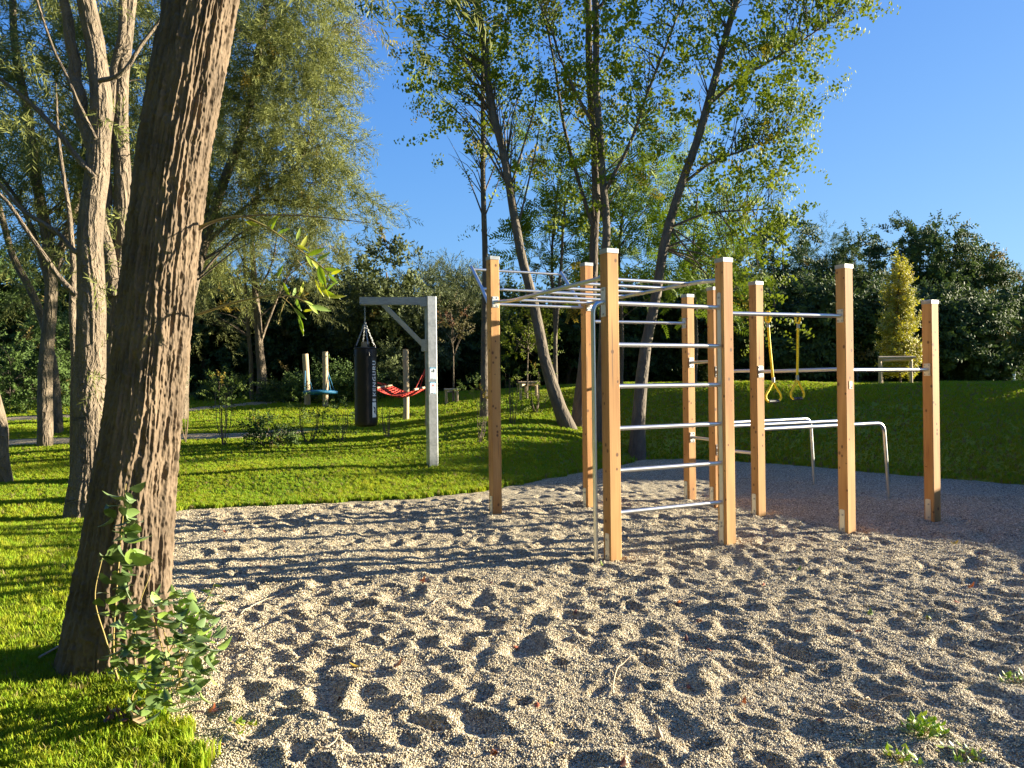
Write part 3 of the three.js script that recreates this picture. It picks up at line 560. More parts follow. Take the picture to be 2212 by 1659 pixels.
// a tree: stems are lists of points with a first and last radius; blobs are the crown
function tree(name, label, category, stems, blobs, o) {
  reseed(o.seed);
  const base = stems[0].pts[0].clone(); base.y = landHeight(base.x, base.z) + (o.sink ?? 0);
  const t = thing(name, label, category, base, o.group), gs = [], samples = [];
  for (const s of stems) {
    const n = s.n || 22, pts = curve(s.pts, n), fl = s.flare ?? 0;
    pts.forEach((p, i) => { if (i && i < n) { p.x += noise(i / n * 9, s.r0 * 99, 3) * s.r0 * 0.3; p.z += noise(i / n * 9, s.r0 * 77, 4) * s.r0 * 0.3; } if (i > n * (s.from ?? 0.3)) samples.push([p, mix(s.r0, s.r1, i / n)]); });
    gs.push(tube(pts, (f) => mix(s.r0, s.r1, f) * (1 + fl * Math.exp(-f * 16)), s.seg || 10, { disp: s.rough ? (a, l, r) => r * s.rough * (strips(a / 6.2832, l, Math.max(6, Math.round(r * 6.28 / 0.05)), 61) - 0.5 + 0.6 * noise(a / 6.2832 * 5, l * 0.8, 6, 5)) : null }));
  }
  const f = foliage(blobs, o);
  const keep = o.twigs ? f.ends : f.ends.filter(() => rnd() < (o.branch ?? 0.25));
  for (const e of keep) {
    let best = null, bd = 1e9; for (const s of samples) { const d = s[0].distanceTo(e), c = d + Math.max(0, s[0].y - e.y + d * 0.45) * 1.6 + 0.22 * (s[2] || 0); if (c < bd) { bd = c; best = s; } }
    if (best) best[2] = (best[2] || 0) + 1;
    if (!best) continue; const d = best[0].distanceTo(e); if (d > (o.reach || 6)) continue;
    const mid = best[0].clone().lerp(e, 0.5).add(V(rr(-0.1, 0.1) * d, 0.1 * d, rr(-0.1, 0.1) * d));
    const r = Math.min(best[1] * 0.6, 0.006 + 0.0075 * d) * (o.thick || 1);
    gs.push(tube(curve([best[0], mid, e], 5), x => mix(r, 0.003, x), 5, { open: true }));
  }
  const tr = part('trunk', mergeGeometries(gs), o.bark, t);
  if (f.out.length) instances('crown', o.sprig, o.leaf, f.out, t);
  return t;
}
const stem = (list, D, r0, r1, o = {}) => ({ pts: list.map(([x, y, dd = 0]) => W(x, y, D + dd)), r0, r1, ...o });
const rooted = (s, extra = 0.12) => { const p = s.pts[0]; p.y = landHeight(p.x, p.z) - extra; return s; };

// --- poplars on the bank
const POP = { sprig: S_POPLAR, leaf: mPoplar, bark: poplarBark, a: [0.095, 0.145, 0.012], b: [0.25, 0.30, 0.02], L: 0.6, k: 4, size: 1.05, droop: 0.35, shell: 0.75, branch: 0.55, thick: 1.0, warm: 0.05, warmTone: [0.26, 0.22, 0.02], group: 'poplars on the grass bank', reach: 4.5, rise: 0.15 };
tree('poplar_tree', 'slim dark poplar with a straight bare lower trunk, behind the bent poplar', 'tree', [rooted(stem([[1047, 890], [1047, 720], [1048, 560], [1043, 400], [1042, 250], [1043, 120], [1034, -40], [1030, -260]], 17, 0.085, 0.03, { flare: 0.4 }))],
  toBlobs([[1010, 230, 85, 55, 26], [990, 310, 70, 32, 14], [960, 180, 60, 45, 16], [1085, 260, 55, 60, 16], [1000, 90, 100, 60, 22, 0.6], [1040, -120, 120, 110, 40], [1062, 470, 30, 40, 2], [1060, 545, 25, 30, 1]], 17), { ...POP, seed: 201 });
tree('poplar_tree', 'grey poplar whose trunk bends to the left as it rises', 'tree', [rooted(stem([[1232, 905], [1185, 800], [1153, 660], [1130, 560], [1110, 470], [1090, 345], [1060, 215], [1045, 90], [1022, -20], [985, -240]], 16, 0.125, 0.05, { flare: 0.6, seg: 14, rough: 0.1 }))],
  toBlobs([[905, 30, 70, 38, 22], [960, 80, 80, 50, 30], [1010, 20, 90, 60, 32], [1060, 130, 65, 60, 22], [950, 175, 50, 30, 14], [1130, 120, 50, 80, 22], [1140, 215, 45, 45, 14], [1090, 30, 60, 50, 18], [1125, 365, 26, 40, 7], [960, -110, 150, 90, 60]], 16), { ...POP, seed: 202 });
tree('poplar_tree', 'pale straight poplar standing right behind the ladder posts', 'tree', [rooted(stem([[1292, 905], [1302, 700], [1309, 520], [1303, 400], [1295, 280], [1288, 140], [1284, -20], [1290, -260]], 15.6, 0.105, 0.05, { flare: 0.5, seg: 14, rough: 0.08 })), stem([[1303, 420], [1360, 310], [1400, 200], [1450, 70], [1490, -40]], 15.6, 0.045, 0.015), stem([[1297, 300], [1220, 150], [1190, 60], [1150, -20]], 15.6, 0.04, 0.012)],
  toBlobs([[1200, 70, 70, 70, 34], [1300, 90, 80, 80, 34], [1370, 130, 60, 80, 30], [1430, 70, 60, 80, 28], [1205, 190, 40, 50, 12], [1340, 230, 70, 60, 26], [1410, 210, 60, 60, 24], [1370, 320, 60, 50, 18], [1250, 330, 40, 50, 12], [1310, -100, 190, 100, 80]], 15.6), { ...POP, seed: 203 });
tree('poplar_tree', 'dark ivy-grown poplar trunk just left of the pale straight poplar', 'tree', [rooted(stem([[1250, 900], [1268, 740], [1283, 560], [1287, 420], [1280, 260], [1272, 100], [1268, -60], [1262, -240]], 16.4, 0.125, 0.055, { flare: 0.6, seg: 12, rough: 0.16 })), stem([[1284, 500], [1240, 360], [1215, 250], [1195, 120], [1170, 20]], 16.4, 0.05, 0.02)],
  toBlobs([[1255, 230, 50, 60, 12], [1290, 420, 40, 70, 8], [1290, 180, 60, 60, 14], [1250, -60, 120, 80, 36], [1190, 300, 40, 40, 8]], 16.4), { ...POP, seed: 204, bark: darkBark });
tree('poplar_tree', 'poplar leaning to the right with the widest leafy crown', 'tree', [rooted(stem([[1374, 905], [1392, 780], [1418, 640], [1436, 520], [1470, 400], [1505, 300], [1540, 180], [1575, 60], [1610, -60], [1650, -240]], 15.4, 0.13, 0.045, { flare: 0.5, seg: 14, rough: 0.1 })), stem([[1470, 400], [1540, 350], [1620, 320], [1700, 290]], 15.4, 0.035, 0.012), stem([[1450, 490], [1530, 460], [1600, 455], [1680, 450]], 15.4, 0.03, 0.01), stem([[1525, 230], [1600, 170], [1700, 110], [1800, 40]], 15.4, 0.04, 0.012)],
  toBlobs([[1560, 60, 80, 70, 34], [1660, 50, 90, 60, 40], [1770, 20, 90, 45, 34], [1830, 35, 50, 22, 10], [1580, 170, 80, 60, 32], [1680, 150, 80, 50, 30], [1740, 215, 55, 24, 14], [1640, 240, 80, 45, 30], [1560, 280, 60, 45, 18], [1690, 290, 60, 32, 20], [1600, 350, 80, 40, 28], [1670, 355, 45, 28, 12], [1560, 420, 60, 40, 14], [1640, 440, 50, 40, 18], [1690, 455, 30, 22, 8], [1590, 510, 70, 40, 22], [1620, 590, 50, 50, 20], [1610, 670, 36, 50, 16], [1655, 715, 26, 9, 5], [1600, -110, 190, 90, 90], [1780, -90, 120, 70, 40]], 15.4), { ...POP, seed: 205 });
tree('poplar_tree', 'young slim poplar stem with a few leaves between the leaning and straight poplars', 'tree', [rooted(stem([[1203, 870], [1200, 760], [1208, 640], [1215, 520], [1222, 430]], 17.4, 0.06, 0.025))],
  toBlobs([[1210, 470, 60, 50, 14], [1230, 560, 60, 40, 10]], 17.4), { ...POP, seed: 206 });

// --- ailanthus thicket behind the poplars: bright feathery leaves
const AIL = { sprig: S_FROND, leaf: mFrond, bark: darkBark, a: [0.09, 0.15, 0.012], b: [0.19, 0.27, 0.018], L: 0.7, k: 4, size: 1.0, droop: 0.5, shell: 0.6, branch: 0.3, rise: 0.25, group: 'feathery-leaved saplings behind the poplars', warm: 0.03 };
const ailSpots = [
  ['feathery green sapling filling the gap left of the straight poplar', 1195, 18.6, [[1200, 300, 45, 40, 8], [1180, 420, 50, 40, 14], [1215, 480, 70, 50, 24], [1170, 540, 60, 40, 16], [1235, 390, 50, 60, 18], [1210, 590, 70, 40, 18]]],
  ['feathery yellow-green sapling right behind the ladder', 1340, 18.8, [[1345, 400, 70, 60, 28], [1400, 380, 60, 60, 20], [1370, 470, 80, 50, 30], [1330, 540, 90, 50, 32], [1290, 470, 50, 60, 18], [1390, 600, 70, 50, 18]]],
  ['feathery green sapling right of the leaning poplar trunk', 1500, 19.2, [[1490, 440, 60, 60, 22], [1530, 520, 70, 50, 26], [1470, 560, 70, 50, 24], [1540, 600, 60, 50, 18], [1500, 660, 60, 50, 14], [1450, 350, 50, 50, 12]]],
];
ailSpots.forEach(([label, x, D, b], i) => tree('feathery_sapling', label, 'tree', [rooted(stem([[x, 860], [x + 5, 700], [x - 3, 560], [x + 8, 420]], D, 0.06, 0.02))], toBlobs(b, D), { ...AIL, seed: 230 + i }));

// --- willows on the left
const WIL = { sprig: S_WILLOW, leaf: mWillow, bark: willowBark, a: [0.135, 0.16, 0.04], b: [0.28, 0.30, 0.085], L: 1.0, k: 9, size: 1.15, droop: 1.1, shell: 0.7, branch: 0.35, thick: 1.1, group: 'willows around the lawn', rise: 0.2, warm: 0.02, reach: 6 };
tree('willow_tree', 'large grey-green willow whose leafy edge meets the open sky', 'tree', [rooted(stem([[385, 900], [395, 740], [420, 600], [470, 430], [530, 260], [570, 60], [600, -200]], 19.5, 0.17, 0.06, { flare: 0.4 })), stem([[440, 530], [540, 440], [640, 360], [690, 240]], 19.5, 0.06, 0.02), stem([[425, 590], [450, 420], [440, 260], [420, 80]], 19.5, 0.07, 0.03)],
  toBlobs([[600, 40, 120, 90, 120], [520, 40, 90, 90, 70, 1], [680, 110, 50, 70, 60], [560, 150, 120, 80, 110], [650, 200, 75, 70, 80], [500, 230, 80, 80, 60, 1], [590, 260, 110, 70, 100], [670, 300, 50, 50, 40], [540, 330, 100, 60, 80], [640, 370, 75, 45, 60], [700, 430, 60, 28, 34], [575, 420, 100, 45, 60], [500, 420, 60, 60, 36], [760, 445, 45, 16, 12], [600, 480, 80, 35, 26], [690, 30, 40, 60, 30], [560, -150, 180, 140, 160]], 19.5), { ...WIL, seed: 301, branch: 0.1 });
tree('willow_tree', 'tall pale willow with many bare limbs at the left edge', 'tree', [rooted(stem([[95, 900], [100, 760], [110, 600], [85, 420], [60, 250], [30, 60], [20, -160]], 15, 0.15, 0.05)), stem([[108, 620], [170, 420], [230, 250], [280, 60], [300, -120]], 15, 0.08, 0.03), stem([[110, 640], [60, 470], [0, 380], [-80, 300]], 15, 0.06, 0.02), stem([[150, 500], [180, 300], [150, 120], [110, -40]], 15, 0.05, 0.02)],
  toBlobs([[40, 60, 80, 80, 46], [140, 60, 70, 80, 36], [250, 90, 60, 90, 42], [320, 60, 50, 90, 30], [40, 210, 70, 70, 36], [130, 230, 60, 70, 28], [260, 260, 45, 80, 36], [30, 350, 60, 50, 26], [110, 400, 70, 60, 34], [265, 400, 45, 70, 28], [40, 470, 60, 45, 22], [140, 510, 60, 50, 22], [310, 330, 40, 90, 26], [-80, 150, 90, 160, 50], [150, -130, 220, 110, 110]], 15), { ...WIL, seed: 302 });
tree('willow_tree', 'dense olive willow behind the forked trunks on the left', 'tree', [rooted(stem([[330, 870], [320, 700], [335, 540], [350, 380], [360, 200]], 21, 0.13, 0.04)), stem([[325, 690], [240, 560], [180, 430]], 21, 0.06, 0.02)],
  toBlobs([[240, 430, 70, 70, 60], [320, 500, 70, 60, 60], [420, 480, 70, 70, 60], [180, 540, 80, 50, 50], [460, 560, 60, 40, 34], [380, 350, 80, 80, 60], [420, 220, 70, 90, 60], [90, 610, 80, 40, 34], [330, 250, 70, 90, 60], [230, 300, 70, 80, 50], [360, 100, 90, 100, 60]], 21), { ...WIL, seed: 303, a: [0.12, 0.145, 0.035], b: [0.23, 0.25, 0.065] });
// many-stemmed willow in the middle distance
tree('willow_tree', 'many-stemmed bare-legged willow in front of the dark wood', 'tree', [rooted(stem([[566, 862], [560, 760], [550, 640], [545, 560], [548, 480], [560, 380]], 24.5, 0.16, 0.04, { flare: 0.5 })), rooted(stem([[545, 862], [540, 760], [530, 640], [528, 520], [520, 420]], 24.5, 0.08, 0.03)), stem([[562, 740], [600, 640], [640, 560], [680, 500]], 24.5, 0.05, 0.015), stem([[556, 720], [510, 620], [470, 540]], 24.5, 0.045, 0.015), stem([[552, 640], [590, 560], [600, 470]], 24.5, 0.04, 0.015), stem([[545, 600], [505, 520], [490, 440]], 24.5, 0.04, 0.012)],
  toBlobs([[620, 560, 70, 50, 34], [690, 560, 50, 50, 24], [560, 520, 60, 50, 30], [470, 600, 60, 40, 30], [450, 680, 50, 40, 20], [660, 480, 60, 40, 26], [520, 560, 50, 40, 16], [720, 500, 50, 40, 20], [640, 640, 50, 30, 10]], 24.5), { ...WIL, seed: 304, a: [0.11, 0.13, 0.04], b: [0.21, 0.23, 0.07] });
// forked trunks behind the near willow
tree('willow_tree', 'straight rough-barked willow trunk just behind the large leaning trunk', 'tree', [rooted(stem([[184, 1095], [190, 950], [195, 780], [200, 600], [208, 420], [212, 260], [206, 140], [190, -20], [175, -250]], 9.1, 0.195, 0.085, { flare: 0.35, seg: 90, n: 160, rough: 0.09 })), stem([[205, 330], [178, 240], [160, 150], [148, 60], [135, -60]], 9.1, 0.09, 0.05, { seg: 14 }), stem([[200, 545], [165, 640 - 95], [120, 560 - 60], [50, 455], [0, 400], [-60, 350]], 9.0, 0.035, 0.018), stem([[204, 385], [150, 320], [90, 245], [0, 170], [-60, 120]], 9.0, 0.04, 0.018), stem([[213, 175], [260, 160], [310, 90], [385, -10], [420, -60]], 8.9, 0.03, 0.012), stem([[207, 300], [150, 180], [110, 90], [70, -30]], 8.8, 0.02, 0.012)],
  toBlobs([[216, 240, 12, 40, 3], [200, 620, 14, 20, 2], [196, 760, 14, 22, 2], [20, 60, 40, 50, 6], [110, 250, 40, 40, 4], [60, -160, 120, 80, 40], [220, -160, 100, 80, 40]], 8.9), { ...WIL, seed: 305, branch: 0.5, L: 0.5, k: 4, size: 0.9, reach: 1.2 });
tree('willow_tree', 'shaded double willow trunk between the straight and the large leaning trunk', 'tree', [rooted(stem([[243, 1000], [244, 860], [250, 720], [258, 560], [262, 400], [262, 240], [275, 80], [290, -80]], 10.3, 0.165, 0.07, { flare: 0.3, seg: 70, n: 120, rough: 0.10 })), stem([[248, 640], [228, 500], [226, 380], [245, 200], [262, 60], [270, -60]], 10.2, 0.1, 0.05, { seg: 14 }), rooted(stem([[162, 960], [160, 800], [155, 620], [150, 460], [130, 320], [120, 180]], 11.5, 0.08, 0.012, { seg: 12 })), stem([[166, 640], [120, 590], [60, 500], [10, 430], [-40, 390]], 10.8, 0.045, 0.02)],
  toBlobs([[285, 560, 24, 60, 6], [285, 330, 30, 60, 6], [270, 720, 18, 40, 4], [300, 150, 30, 60, 5]], 10.2), { ...WIL, seed: 306, branch: 0.6, L: 0.5, k: 5, size: 0.9, reach: 1.5 });
tree('willow_tree', 'thin bare trunk leaning left over the far lawn', 'tree', [rooted(stem([[126, 840], [112, 770], [90, 690], [60, 620], [30, 560], [5, 470], [-20, 380]], 17, 0.11, 0.06, { seg: 10 }))], toBlobs([[-60, 330, 80, 80, 30]], 17), { ...WIL, seed: 307 });
tree('willow_tree', 'smooth grey trunk cut off by the left edge of the lawn', 'tree', [rooted(stem([[10, 1006], [-4, 930], [-22, 860], [-60, 740], [-110, 560], [-150, 300]], 11.4, 0.13, 0.08, { seg: 20, n: 30 }))], toBlobs([[-160, 200, 90, 90, 30]], 11.4), { ...WIL, seed: 308 });

// --- the large leaning willow in the foreground: bark ridges are real relief
{
  reseed(501);
  const D = 4.25, pts = curve([[250, 1500], [255, 1400], [268, 1250], [288, 1080], [312, 900], [330, 740], [350, 560], [372, 380], [398, 210], [428, 50], [456, -100], [490, -320]].map(([x, y], i) => W(x, y, D + (i < 2 ? 0.02 : 0))), 700);
  pts[0].y = Math.min(pts[0].y, -0.1);
  const wide = [[0, 0.33], [0.06, 0.285], [0.14, 0.245], [0.26, 0.212], [0.38, 0.194], [0.5, 0.19], [0.62, 0.187], [0.75, 0.185], [1, 0.17]];
  const rad = f => { for (let i = 1; i < wide.length; i++) if (f <= wide[i][0]) return mix(wide[i - 1][1], wide[i][1], (f - wide[i - 1][0]) / (wide[i][0] - wide[i - 1][0])); return 0.17; };
  const SEG = 400;
  const ridge = (a, l) => {
    const c = a / 6.2832;
    const root = 0.09 * Math.exp(-l / 0.16) * (0.5 + noise(c * 5, 0.3, 39, 5));
    const w = 0.012 * noise(c * 12, l * 2.2, 40, 12) + 0.005 * noise(c * 30, l * 7, 41, 30), cut = noise(c * 30, l * 3.5, 44, 30);
    const A1 = Math.max(0, 1 - 1.7 * Math.abs(noise((c + w) * 44, l * 1.25, 42, 44))), B1 = Math.max(0, 1 - 1.5 * Math.abs(noise((c - w) * 78, l * 3.2, 43, 78)));
    return 0.016 * Math.pow(A1, 0.8) * (0.75 + 0.5 * cut) + 0.010 * B1 + 0.009 * strips(c, l, 37, 31) + 0.0045 * noise(c * 150, l * 45, 37, 150) - 0.006 * smooth(0.45, 0.7, noise(c * 30, l * 16, 45, 30)) + 0.012 * noise(c * 5, l * 0.7, 36, 5) - 0.016 + root;
  };
  const base = V(pts[0].x, 0, pts[0].z), t = thing('willow_tree', 'thick leaning willow trunk with deeply furrowed bark in the foreground', 'tree', base, 'willows around the lawn');
  part('trunk', tube(pts, rad, SEG, { disp: ridge, round: 1.25, normal: V(-0.6, 0, -0.8) }), oldBark, t);
  // its crown is above the picture: limbs and leaves whose shade reaches the lawn
  const up = [[470, -300, 60], [700, -420, 120], [250, -420, 100], [900, -260, 60]].map(([x, y]) => W(x, y, D));
  const limbs = [tube(curve([pts[675], W(520, -420, D), W(640, -560, D - 0.3)], 12), f => mix(0.13, 0.05, f), 10), tube(curve([pts[645], W(380, -420, D + 0.4), W(200, -600, D + 0.8)], 12), f => mix(0.12, 0.05, f), 10)];
  part('limb', limbs[0], willowBark, t); part('limb', limbs[1], willowBark, t);
  const f = foliage(toBlobs([[560, -620, 260, 160, 70, 0.5], [200, -640, 260, 160, 70, 1.0], [350, -900, 300, 200, 80, 0.8], [790, -12, 60, 22, 9, 2.0]], D), { ...WIL, L: 0.6, k: 6, size: 0.9, droop: 1.0 });
  instances('crown', S_WILLOW, mWillow, f.out, t);
  part('twig', tube(curve([W(640, -540, D), W(720, -240, D + 1.2), W(770, -60, D + 2), W(790, 0, D + 2)], 14), g => mix(0.02, 0.004, g), 6), twigMat, t);
  // leafy lime shoots at breast height and above
  const lime = [leafMat(lin(0.28, 0.40, 0.012), 0.55, { roughness: 0.8 }), leafMat(lin(0.42, 0.45, 0.015), 0.55, { roughness: 0.8 }), leafMat(lin(0.18, 0.30, 0.02), 0.55, { roughness: 0.8 })];
  const shootLeaf = (() => { const pos = [], idx = [], n = 8; for (let i = 0; i <= n; i++) { const f = i / n, w = 0.013 * Math.pow(Math.sin(Math.PI * Math.pow(f, 0.8)), 0.9), z = -0.02 * f * f; pos.push(-w, f * 0.11, z + 0.004 * (w > 0 ? 1 : 0), 0, f * 0.11, z, w, f * 0.11, z + 0.004); if (i) for (const k of [0, 1]) { const a = (i - 1) * 3 + k; idx.push(a, a + 1, a + 4, a, a + 4, a + 3); } } const g = new THREE.BufferGeometry(); g.setAttribute('position', new THREE.Float32BufferAttribute(pos, 3)); g.setIndex(idx); g.computeVertexNormals(); return g; })();
  const shoots = [
    [[[430, 490], [475, 474], [520, 468], [575, 490], [640, 535], [690, 572], [712, 592]], 0.0075, limeStem, [[530, 478, 1.9, 0.9], [577, 490, 0.7, 1.15], [586, 500, 0.3, 0.9], [600, 505, 1.3, 0.8], [640, 530, 2.2, 1], [648, 540, 0.5, 1], [660, 545, 2.8, 1], [664, 552, 1.2, 1.1], [672, 560, 2.4, 0.9], [684, 566, 0.8, 1], [690, 572, 2.9, 1.2], [700, 580, 1.7, 1], [708, 588, 2.4, 0.9], [640, 520, 0.4, 0.8], [715, 592, 1.2, 0.8], [688, 575, 3.1, 1.3]]],
    [[[425, 500], [460, 480], [520, 468], [600, 464], [700, 470], [800, 482]], 0.006, twigMat, []],
    [[[424, 680], [450, 672], [500, 655], [560, 642], [610, 636], [650, 648], [672, 660]], 0.0075, limeStem, [[640, 645, 2.7, 1], [655, 650, 1.6, 1], [665, 655, 2.3, 1], [645, 640, 0.6, 0.9], [672, 660, 1.9, 1.2], [632, 640, 0.2, 0.8]]],
    [[[605, 638], [632, 662], [648, 690]], 0.003, limeStem, [[634, 664, 2.6, 1], [645, 680, 2.9, 0.9], [650, 690, 3.1, 0.9], [655, 672, 1.5, 0.6]]],
    [[[600, 700], [612, 660], [628, 630]], 0.003, limeStem, [[600, 600, 0.2, 0.9], [612, 610, 2.9, 0.9]]],
    [[[640, 560], [690, 620], [705, 640]], 0.0028, limeStem, [[690, 610, 2.6, 1.2], [700, 625, 2.2, 1], [708, 640, 1.7, 1], [682, 600, 2.9, 1.1], [705, 630, 1.2, 0.9]]],
  ];
  for (const [line, r, mat, leaves] of shoots) {
    const pp = curve(line.map(([x, y]) => W(x, y, D - 0.05 * (x - 430) / 270)), 24);
    const sh = part('shoot', tube(pp, g => mix(r, r * 0.35, g), 7), mat, t, pp[0]);
    for (const [x, y, a, s] of leaves) { const q = new THREE.Quaternion().setFromEuler(new THREE.Euler(rr(-0.6, 0.6), rr(-0.9, 0.9), -a)); sharedPart('leaf', shootLeaf, lime[Math.floor(rnd() * 2.6)], sh, W(x, y, D - 0.05 * (x - 430) / 270), q, s * 0.95); }
  }
}
console.log('near trees done');

// --- the wood behind: every tree on its own
const WOOD = { sprig: S_BROAD, leaf: mBroad, bark: darkBark, L: 0.8, k: 6, size: 1.35, droop: 0.35, shell: 0.55, branch: 0.08, floor: 1.2, warm: 0.015, warmTone: [0.16, 0.12, 0.03] };
const TONES = { dark: [[0.04, 0.068, 0.017], [0.085, 0.125, 0.03]], olive: [[0.06, 0.08, 0.024], [0.12, 0.145, 0.045]], fresh: [[0.04, 0.075, 0.016], [0.085, 0.135, 0.026]] };
const wood = [
  // px, top py, half width, depth, tone, sprig, label
  [840, 545, 85, 28, 'olive', 'b', 'dense olive tree behind the punching bag'],
  [770, 575, 75, 30, 'olive', 'b', 'olive tree behind the blue nest swing'],
  [905, 590, 60, 31, 'olive', 'w', 'round olive tree right of the dense one behind the punching bag'],
  [975, 585, 55, 33, 'olive', 'w', 'soft grey-green willow left of the poplars'],
  [1020, 600, 60, 35, 'olive', 'w', 'grey-green bush tree behind the slim dark poplar'],
  [680, 600, 70, 31, 'dark', 'b', 'dark tree behind the bare-legged willow'],
  [610, 640, 70, 32, 'dark', 'b', 'dark low tree behind the stems of the bare-legged willow'],
  [520, 620, 70, 32, 'dark', 'b', 'dark tree left of the bare-legged willow'],
  [440, 600, 70, 30, 'dark', 'b', 'dark tree showing right of the large leaning trunk'],
  [360, 560, 80, 31, 'dark', 'b', 'dark tree hidden behind the large leaning trunk'],
  [230, 560, 80, 30, 'dark', 'b', 'dark tree behind the forked trunks'],
  [130, 590, 75, 29, 'fresh', 'b', 'leafy green tree behind the thin leaning trunk'],
  [40, 570, 80, 28, 'fresh', 'b', 'leafy green tree at the left edge'],
  [-60, 540, 90, 27, 'fresh', 'b', 'leafy green tree beyond the left edge'],
  [1110, 640, 80, 31, 'dark', 'b', 'dark tree behind the yellow-green sapling'],
  [1230, 620, 80, 30, 'dark', 'b', 'dark tree behind the poplar trunks'],
  [1350, 610, 85, 30, 'dark', 'b', 'dark tree seen through the ladder'],
  [1470, 620, 85, 30, 'dark', 'b', 'dark tree between the ladder and the hand loops'],
  [1570, 560, 70, 29, 'dark', 'b', 'dark tree behind the hand loops'],
  [1690, 475, 80, 38, 'dark', 'f', 'tall dark tree with feathery top right of the poplars'],
  [1780, 500, 75, 42, 'fresh', 'w', 'light airy green tree between two dark trees'],
  [1850, 520, 70, 40, 'dark', 'f', 'dark narrow tree left of the broad dome'],
  [1955, 490, 90, 36, 'dark', 'f', 'broad dome-shaped dark tree behind the golden columnar tree'],
  [2030, 495, 85, 36, 'dark', 'f', 'dark tree right of the broad dome'],
  [2095, 530, 75, 37, 'dark', 'f', 'lower dark tree sloping down to the right edge'],
  [2165, 600, 60, 42, 'olive', 'w', 'thin wispy tree near the right edge'],
  [2190, 670, 80, 34, 'dark', 'b', 'low dark tree at the right edge'],
  [2290, 600, 80, 34, 'dark', 'b', 'dark tree beyond the right edge'],
  [1640, 640, 70, 26, 'dark', 'b', 'low dark bush tree below the feathery top'],
  [1760, 630, 75, 26, 'dark', 'f', 'low dark bush tree behind the second tall post'],
  [1860, 640, 70, 26, 'dark', 'f', 'low dark bush tree left of the golden columnar tree'],
  [1950, 660, 70, 26, 'dark', 'f', 'low dark bush tree directly behind the golden columnar tree'],
  [2040, 650, 75, 26, 'dark', 'f', 'low dark bush tree right of the golden columnar tree'],
  [2120, 660, 70, 26, 'dark', 'f', 'low dark bush tree below the sloping dark tree'],
];
const sprigOf = { b: [S_BROAD, 1.35], w: [S_WILLOW, 1.6], f: [S_BROAD, 1.3] };
wood.forEach(([x, top, hw, D, tone, sp, label], i) => {
  reseed(600 + i * 13);
  const foot = 835, Hh = foot - top, b = [], n = sp === 'w' ? 1.25 : 1;
  b.push([x, top + Hh * 0.22, hw * 0.62, Hh * 0.22, Math.round((sp === 'f' ? 90 : 50) * n)]);
  for (let k = 0; k < 7; k++) b.push([x + rr(-0.7, 0.7) * hw, top + Hh * rr(0.22, 0.85), hw * rr(0.38, 0.62), Hh * rr(0.14, 0.2), Math.round((sp === 'f' ? 55 : 45) * n), rr(-0.8, 0.8)]);
  const [a, c] = TONES[tone], [sg, sz] = sprigOf[sp];
  tree('wood_tree', label, 'tree', [rooted(stem([[x, foot], [x + rr(-8, 8), mix(foot, top, 0.4)], [x + rr(-14, 14), mix(foot, top, 0.85)]], D, 0.14, 0.03, { n: 10, seg: 8 }))], toBlobs(b, D), { ...WOOD, a, b: c, sprig: sg, size: sz, leaf: mBroad, L: sp === 'f' ? 0.6 : 0.75, droop: sp === 'f' ? 0.6 : 0.35, seed: 700 + i, group: 'trees of the wood behind the lawn' });
});
// the depth of the wood, which reads as one dark mass
{
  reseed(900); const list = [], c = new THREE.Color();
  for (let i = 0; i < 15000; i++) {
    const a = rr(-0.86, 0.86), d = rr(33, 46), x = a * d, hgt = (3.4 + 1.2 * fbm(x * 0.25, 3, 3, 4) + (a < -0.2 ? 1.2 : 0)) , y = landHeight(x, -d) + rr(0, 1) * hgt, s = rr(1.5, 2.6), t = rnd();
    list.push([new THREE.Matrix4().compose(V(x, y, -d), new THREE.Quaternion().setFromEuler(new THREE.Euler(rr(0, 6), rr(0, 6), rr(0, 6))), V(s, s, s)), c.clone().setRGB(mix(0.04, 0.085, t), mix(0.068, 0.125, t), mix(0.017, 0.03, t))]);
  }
  info(instances('woodland', S_BIG, mBroad, list, scene), 'dark mass of far-off woodland behind the trees', 'woodland');
}
